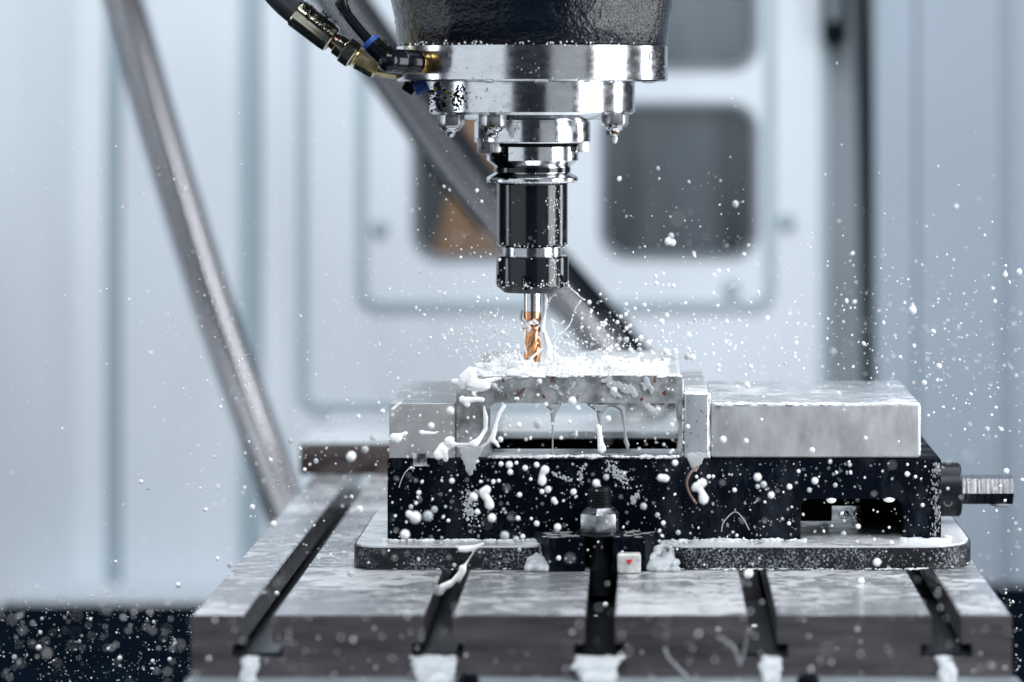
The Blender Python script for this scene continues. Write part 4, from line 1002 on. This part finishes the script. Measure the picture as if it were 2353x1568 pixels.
z4 = """459,563,24 603,571,18 1017,630,20 1352,553,14 1215,380,14 700,438,12 1035,822,24 1000,880,17 875,860,20 932,762,14 1253,722,15 1162,850,16 1613,780,18
1665,797,12 1615,720,10 675,800,28 712,845,24 675,858,17 760,912,24 800,885,18d 677,940,18d 720,1070,22d 580,1070,28d 872,1090,14 1305,1108,18 1215,1153,18
1218,1073,12 1424,1333,28 617,1405,30 1320,1450,20 1405,905,25d 1300,945,14d 1710,975,14 1720,208,18 1813,103,20 632,105,16 1570,45,12 910,45,12 1690,250,16d
1780,230,18d 2113,498,20 2170,363,12 2143,410,10 2235,762,20 2335,815,12 2317,1130,14 2140,1435,22d 2120,1310,24d 2070,1290,20d 1183,272,14 610,222,22
430,97,14 430,130,14 530,880,16 370,795,14 530,878,14 1195,760,14d 960,750,12d 455,835,26d 1120,745,14d 1500,1115,10 1185,1000,14d 1440,1190,16d 545,1165,12 1408,1190,11 1515,1210,14
1800,1290,14d 2205,500,14 2255,512,9 1840,360,10 1905,370,8 965,118,9 845,85,10 1150,415,9d 480,460,18d 450,390,20d 1747,412,10 1975,500,9 1325,250,9d 1780,395,8 1560,575,8"""
def parse(s, ox, oy, k):
    for tkn in s.split():
        d = tkn.endswith('d'); x, y, r = [float(q) for q in tkn.rstrip('d').split(',')]
        bokeh(ox+x*k, oy+y*k, r*k, d)
parse(z3, 804, 775.5, .3662); parse(z4, 1493.6, 804, .3663)
# near the cutter, measured on the enlargement (k .2747)
zc = """1240,870,22 1320,930,18 1400,815,20 1417,958,26 1472,962,28 1597,945,26 1660,990,28 1510,1048,24 1585,1045,26 1285,1068,16 1160,858,12 1080,545,10 1165,648,22
1725,490,22 1868,510,20 1625,670,20 1680,668,12 1930,660,12 1770,808,26 2045,798,16 1990,822,12 1470,870,10 1505,900,14 1780,940,12 1290,815,12 1210,960,16 1350,1030,14 1805,1060,30
1780,1120,20 1500,1140,20 1185,1000,16 1245,1045,14 1120,1080,14 1985,1100,34 2030,1110,30 2000,1040,16 440,900,20 380,890,14 495,1020,18 375,765,14 340,737,14
530,800,14 560,820,12 600,825,14 540,862,12 590,880,12 483,620,14 435,785,10 525,635,10 225,978,14 95,915,10 90,272,14 93,205,10 205,233,9 337,245,10 655,885,20 750,1310,24 370,1350,30 200,1410,18 565,1455,18
1030,980,14 970,930,24 940,1245,14 1455,890,12 1325,965,12 1240,925,10 1110,890,9 1690,1020,14 1560,575,10 1265,640,9 10,885,20"""
parse(zc, 1034, 517, .2747)
for px, py, r in ((1423, 411, 6), (1690, 469, 8.5), (1535, 555, 9), (1546, 558, 8), (1542, 543, 8), (1512, 387, 5), (1583, 418, 4), (1096, 438, 5), (1033, 437, 4), (1107, 463, 4), (1020, 429, 4.5), (1148, 597, 4), (1710, 585, 5), (2246, 458, 10), (2097, 713, 10), (2310, 632, 6), (2342, 625, 7)):
    bokeh(px, py, r, py < 470 and px > 2200, 1.2)
# left side and bottom, hand placed (k .4873 of the lower left enlargement, origin 0,804)
zl = """1655,505,26 1722,470,20 1690,315,12 1490,525,14 1437,565,11 1290,822,18 1190,742,15 1277,520,12 1695,755,26d 1568,1000,22d 1500,985,14 1087,1015,17 1025,985,12
840,1110,15 545,1000,10 665,622,12 700,655,8 208,735,16d 970,755,12 1655,1055,20 1760,415,18 1910,872,26 1305,1150,15 1245,1140,12 1930,775,20 1085,200,16d 1168,410,20d
505,1230,30d 107,1325,28d 720,1325,26d 605,1325,22d 628,1145,22d 805,1270,18d 100,1250,18d 290,1170,28d 175,1130,22d 810,1410,20d 183,1405,16 120,1190,11 198,1268,10 68,1450,14 565,1455,14
1765,1315,20d 1680,1325,20 1500,1360,20d 1750,1455,28 1820,1470,18 1430,1455,20 1330,1438,20 1170,1412,12 920,1315,16d 1110,1500,16 1840,1495,18 1530,1510,14 1275,1510,12 950,1510,16 30,1515,16d 725,1283,9 820,1390,9 375,1375,10 510,1410,9 427,1270,10 720,1468,11 800,1460,12 1370,430,14 1210,470,9 1040,270,9"""
parse(zl, 0, 804, .4873)
zb = """1110,620,20 1240,745,20 1200,632,20d 1140,692,18 1380,705,16d 1495,745,20d 1483,833,18 940,675,26 928,745,20 1865,718,22 1935,718,18 2065,675,18 2265,680,24 1375,780,18d 700,715,16 750,735,16 830,742,15 825,845,16
350,800,20d 313,780,14 715,818,16 897,862,16 930,905,16 1120,870,34 1575,882,14 545,950,28 2220,745,30 2210,835,24 2245,905,20 1685,525,20d 1500,425,20 910,387,28 1900,495,26d 980,535,22d 912,440,20d 840,770,20 1550,620,14d 1420,655,14d 1335,815,14 2125,805,20d 110,618,18 160,550,18 170,440,20d 515,525,14"""
parse(zb, 1321, 1149, .4385)
byl = {}
for o in sc.objects:
    if o.name.startswith('coolant_droplet'): byl.setdefault(o['label'], []).append(o)
for l, os_ in byl.items():
    os_.sort(key=lambda o: (o.location.x-CX*MM)/(o.location.y+D0*MM)); n = len(os_)
    wd = {1: [''], 2: ['left ', 'right '], 3: ['left ', 'middle ', 'right ']}.get(n) or (['leftmost ', 'second leftmost ']+['middle ']*(n-4)+['second rightmost ', 'rightmost '])
    for o, q in zip(os_, wd): o['label'] = q+l
print('individual droplets', cnt)
extra = max(0, 298-cnt)

# the rest of the spray: fine droplets as one object
fine = Soup()
def fdrop(px, py, rv, Y, sub=1, el=None):
    s = (D0+Y)/FPX; e = el or random.uniform(1, 1.5)
    ball(fine, W(px, py, Y), rv*s, sub, (1, 1, e), Euler((0, random.uniform(-1, 1), 0)))
random.seed(100)
def lognr(m, s): return m*math.exp(random.gauss(0, s))
# dense low fan right of and around the cutter
for i in range(650):
    a = abs(random.gauss(0, 1)); d = random.expovariate(1/190.)
    th0 = R(random.uniform(4, 62)) if random.random() < .75 else R(random.uniform(0, 25))
    px = 1240+d*math.cos(th0)*1.15; py = 838-d*math.sin(th0)*.75
    if py < 640 and random.random() < .6: continue
    fdrop(px, py, min(4.5, lognr(1.5, .55)), random.gauss(-40, 60), 2)
for i in range(500):
    d = random.expovariate(1/130.); th0 = R(random.uniform(5, 75)); px = 1205-d*math.cos(th0); py = 838-d*math.sin(th0)*.8
    fdrop(px, py, min(4, lognr(1.3, .5)), random.gauss(-40, 60), 2)
# wide field on the right
for i in range(700):
    px = 1500+random.random()**.8*853; py = 900-abs(random.gauss(0, 1))*190+random.gauss(0, 30)
    fdrop(px, py, min(4.5, lognr(1.25, .55)), random.gauss(-60, 130))
for i in range(130): fdrop(random.uniform(2160, 2353), random.uniform(900, 1560), min(4, lognr(1.4, .5)), random.gauss(-80, 140))
# before the windows
for i in range(230): fdrop(random.uniform(940, 1760), 600-abs(random.gauss(0, 110)), min(2.6, lognr(.8, .5)), random.gauss(-30, 110))
# left field
for i in range(700):
    px = 1180-random.random()**.9*900; py = 880-random.gauss(0, 1)*170
    fdrop(px, py, min(3.2, lognr(.85, .5)), random.gauss(-40, 150))
for i in range(330): fdrop(random.uniform(0, 900), random.uniform(300, 1340), min(3, lognr(.8, .5)), random.gauss(-40, 180))
for i in range(150): fdrop(random.uniform(420, 900), random.uniform(1000, 1300), min(4, lognr(1.5, .5)), random.gauss(-100, 90))
for i in range(420): fdrop(random.uniform(60, 1180), random.uniform(250, 1300), min(3.2, lognr(.9, .5)), random.gauss(-60, 160))
for i in range(70): fdrop(random.uniform(0, 2353), random.uniform(500, 1560), random.uniform(1.6, 3.6), random.uniform(-620, -380), 2)
# over the black floor at the left: tiny sharp specks plus soft ones
for i in range(620): fdrop(random.uniform(0, 500), random.uniform(1345, 1568), min(2.6, lognr(.8, .5)), random.gauss(-60, 50))
for i in range(90): fdrop(random.uniform(0, 440), random.uniform(1345, 1568), min(5, lognr(2.2, .4)), random.gauss(-330, 80), 2)
for i in range(60): fdrop(random.uniform(2240, 2353), random.uniform(1345, 1568), min(3, lognr(1.1, .5)), random.gauss(-60, 80))
# in front of vise and table
for i in range(420):
    px = random.uniform(893, 2160); py = random.uniform(1060, 1310)
    fdrop(px, py, min(4, lognr(1.25, .5)), random.uniform(-170, -66))
for i in range(240): fdrop(random.uniform(893, 1640), random.uniform(870, 1055), min(3.6, lognr(1.3, .5)), random.uniform(-160, -66))
for i in range(230): fdrop(random.uniform(440, 2325), random.uniform(1320, 1568), min(4.6, lognr(1.9, .5)), random.uniform(-420, -290))
# droplets clinging: edges of the holder flange, nut and shaft
for i in range(46): a_ = R(random.uniform(-175, -5)); ball(fine, (31.4*math.cos(a_), 31.4*math.sin(a_), TZ(417)+random.gauss(0, .3)), random.uniform(.3, .7), 1)
for i in range(40): a_ = R(random.uniform(-175, -5)); ball(fine, (24.4*math.cos(a_), 24.4*math.sin(a_), TZ(563)+random.gauss(0, .8)), random.uniform(.2, .6), 1)
for i in range(60): a_ = R(random.uniform(-175, -5)); ball(fine, (25.1*math.cos(a_), 25.1*math.sin(a_), TZ(650)+random.gauss(0, 1.5)), random.uniform(.25, .8), 1)
for i in range(110): a_ = R(random.gauss(-50, 9)); z_ = random.uniform(430, 660); r_ = 24.4 if z_ < 560 else 25.1; ball(fine, (r_*math.cos(a_), r_*math.sin(a_), TZ(z_)), random.uniform(.15, .6), 1, (1, 1, random.uniform(1, 2.2)))
for i in range(70): a_ = R(random.uniform(-160, -40)); ball(fine, (93.0*math.cos(a_), 93.0*math.sin(a_), TZ(105)+random.gauss(0, .8)), random.uniform(.3, .9), 1)
wet = Soup(); random.seed(8)
for r_, za, zb2, n_ in ((93.4, 110, 184, 150), (70.9, 192, 258, 110), (40.1, 284, 324, 50), (31.6, 338, 367, 40)):
    for i in range(n_):
        a_ = R(random.uniform(-172, -8)); ball(wet, (r_*math.cos(a_), r_*math.sin(a_), TZ(za+(zb2-za)*random.random()**.6)), min(.9, lognr(.28, .5)), 1, (1, 1, random.uniform(1, 1.7)))
for i in range(520):
    px = random.uniform(893, 2155); py = random.uniform(1060, 1240); c = W(px, py, VF-.1)
    if n0-2 < c.x < n1+2 and py > 1140: continue
    ball(wet, c, min(1.1, lognr(.33, .55)), 1, (1, .5, random.uniform(1, 1.6)))
for i in range(300):
    px = random.uniform(1570, 2200); py = random.uniform(1264, 1306); ball(wet, W(px, py, yf-.1), min(.9, lognr(.35, .5)), 1, (1, .5, 1.4))
for i in range(160):
    px = 2150+random.gauss(0, 5); py = random.uniform(1065, 1240); ball(wet, W(min(px, 2160), py, VF-.2), min(1.2, lognr(.5, .5)), 1, (.9, .5, 1.5))
tag(obj('clinging_beads', wet, 'thin', smooth=180), 'tiny clear coolant beads clinging to the steel rings and the black vise', 'beads', kind='stuff')
tag(obj('coolant_spray', fine, 'milk', smooth=180), 'fine mist of tiny white coolant droplets flying all round the cutter', 'spray', kind='stuff')
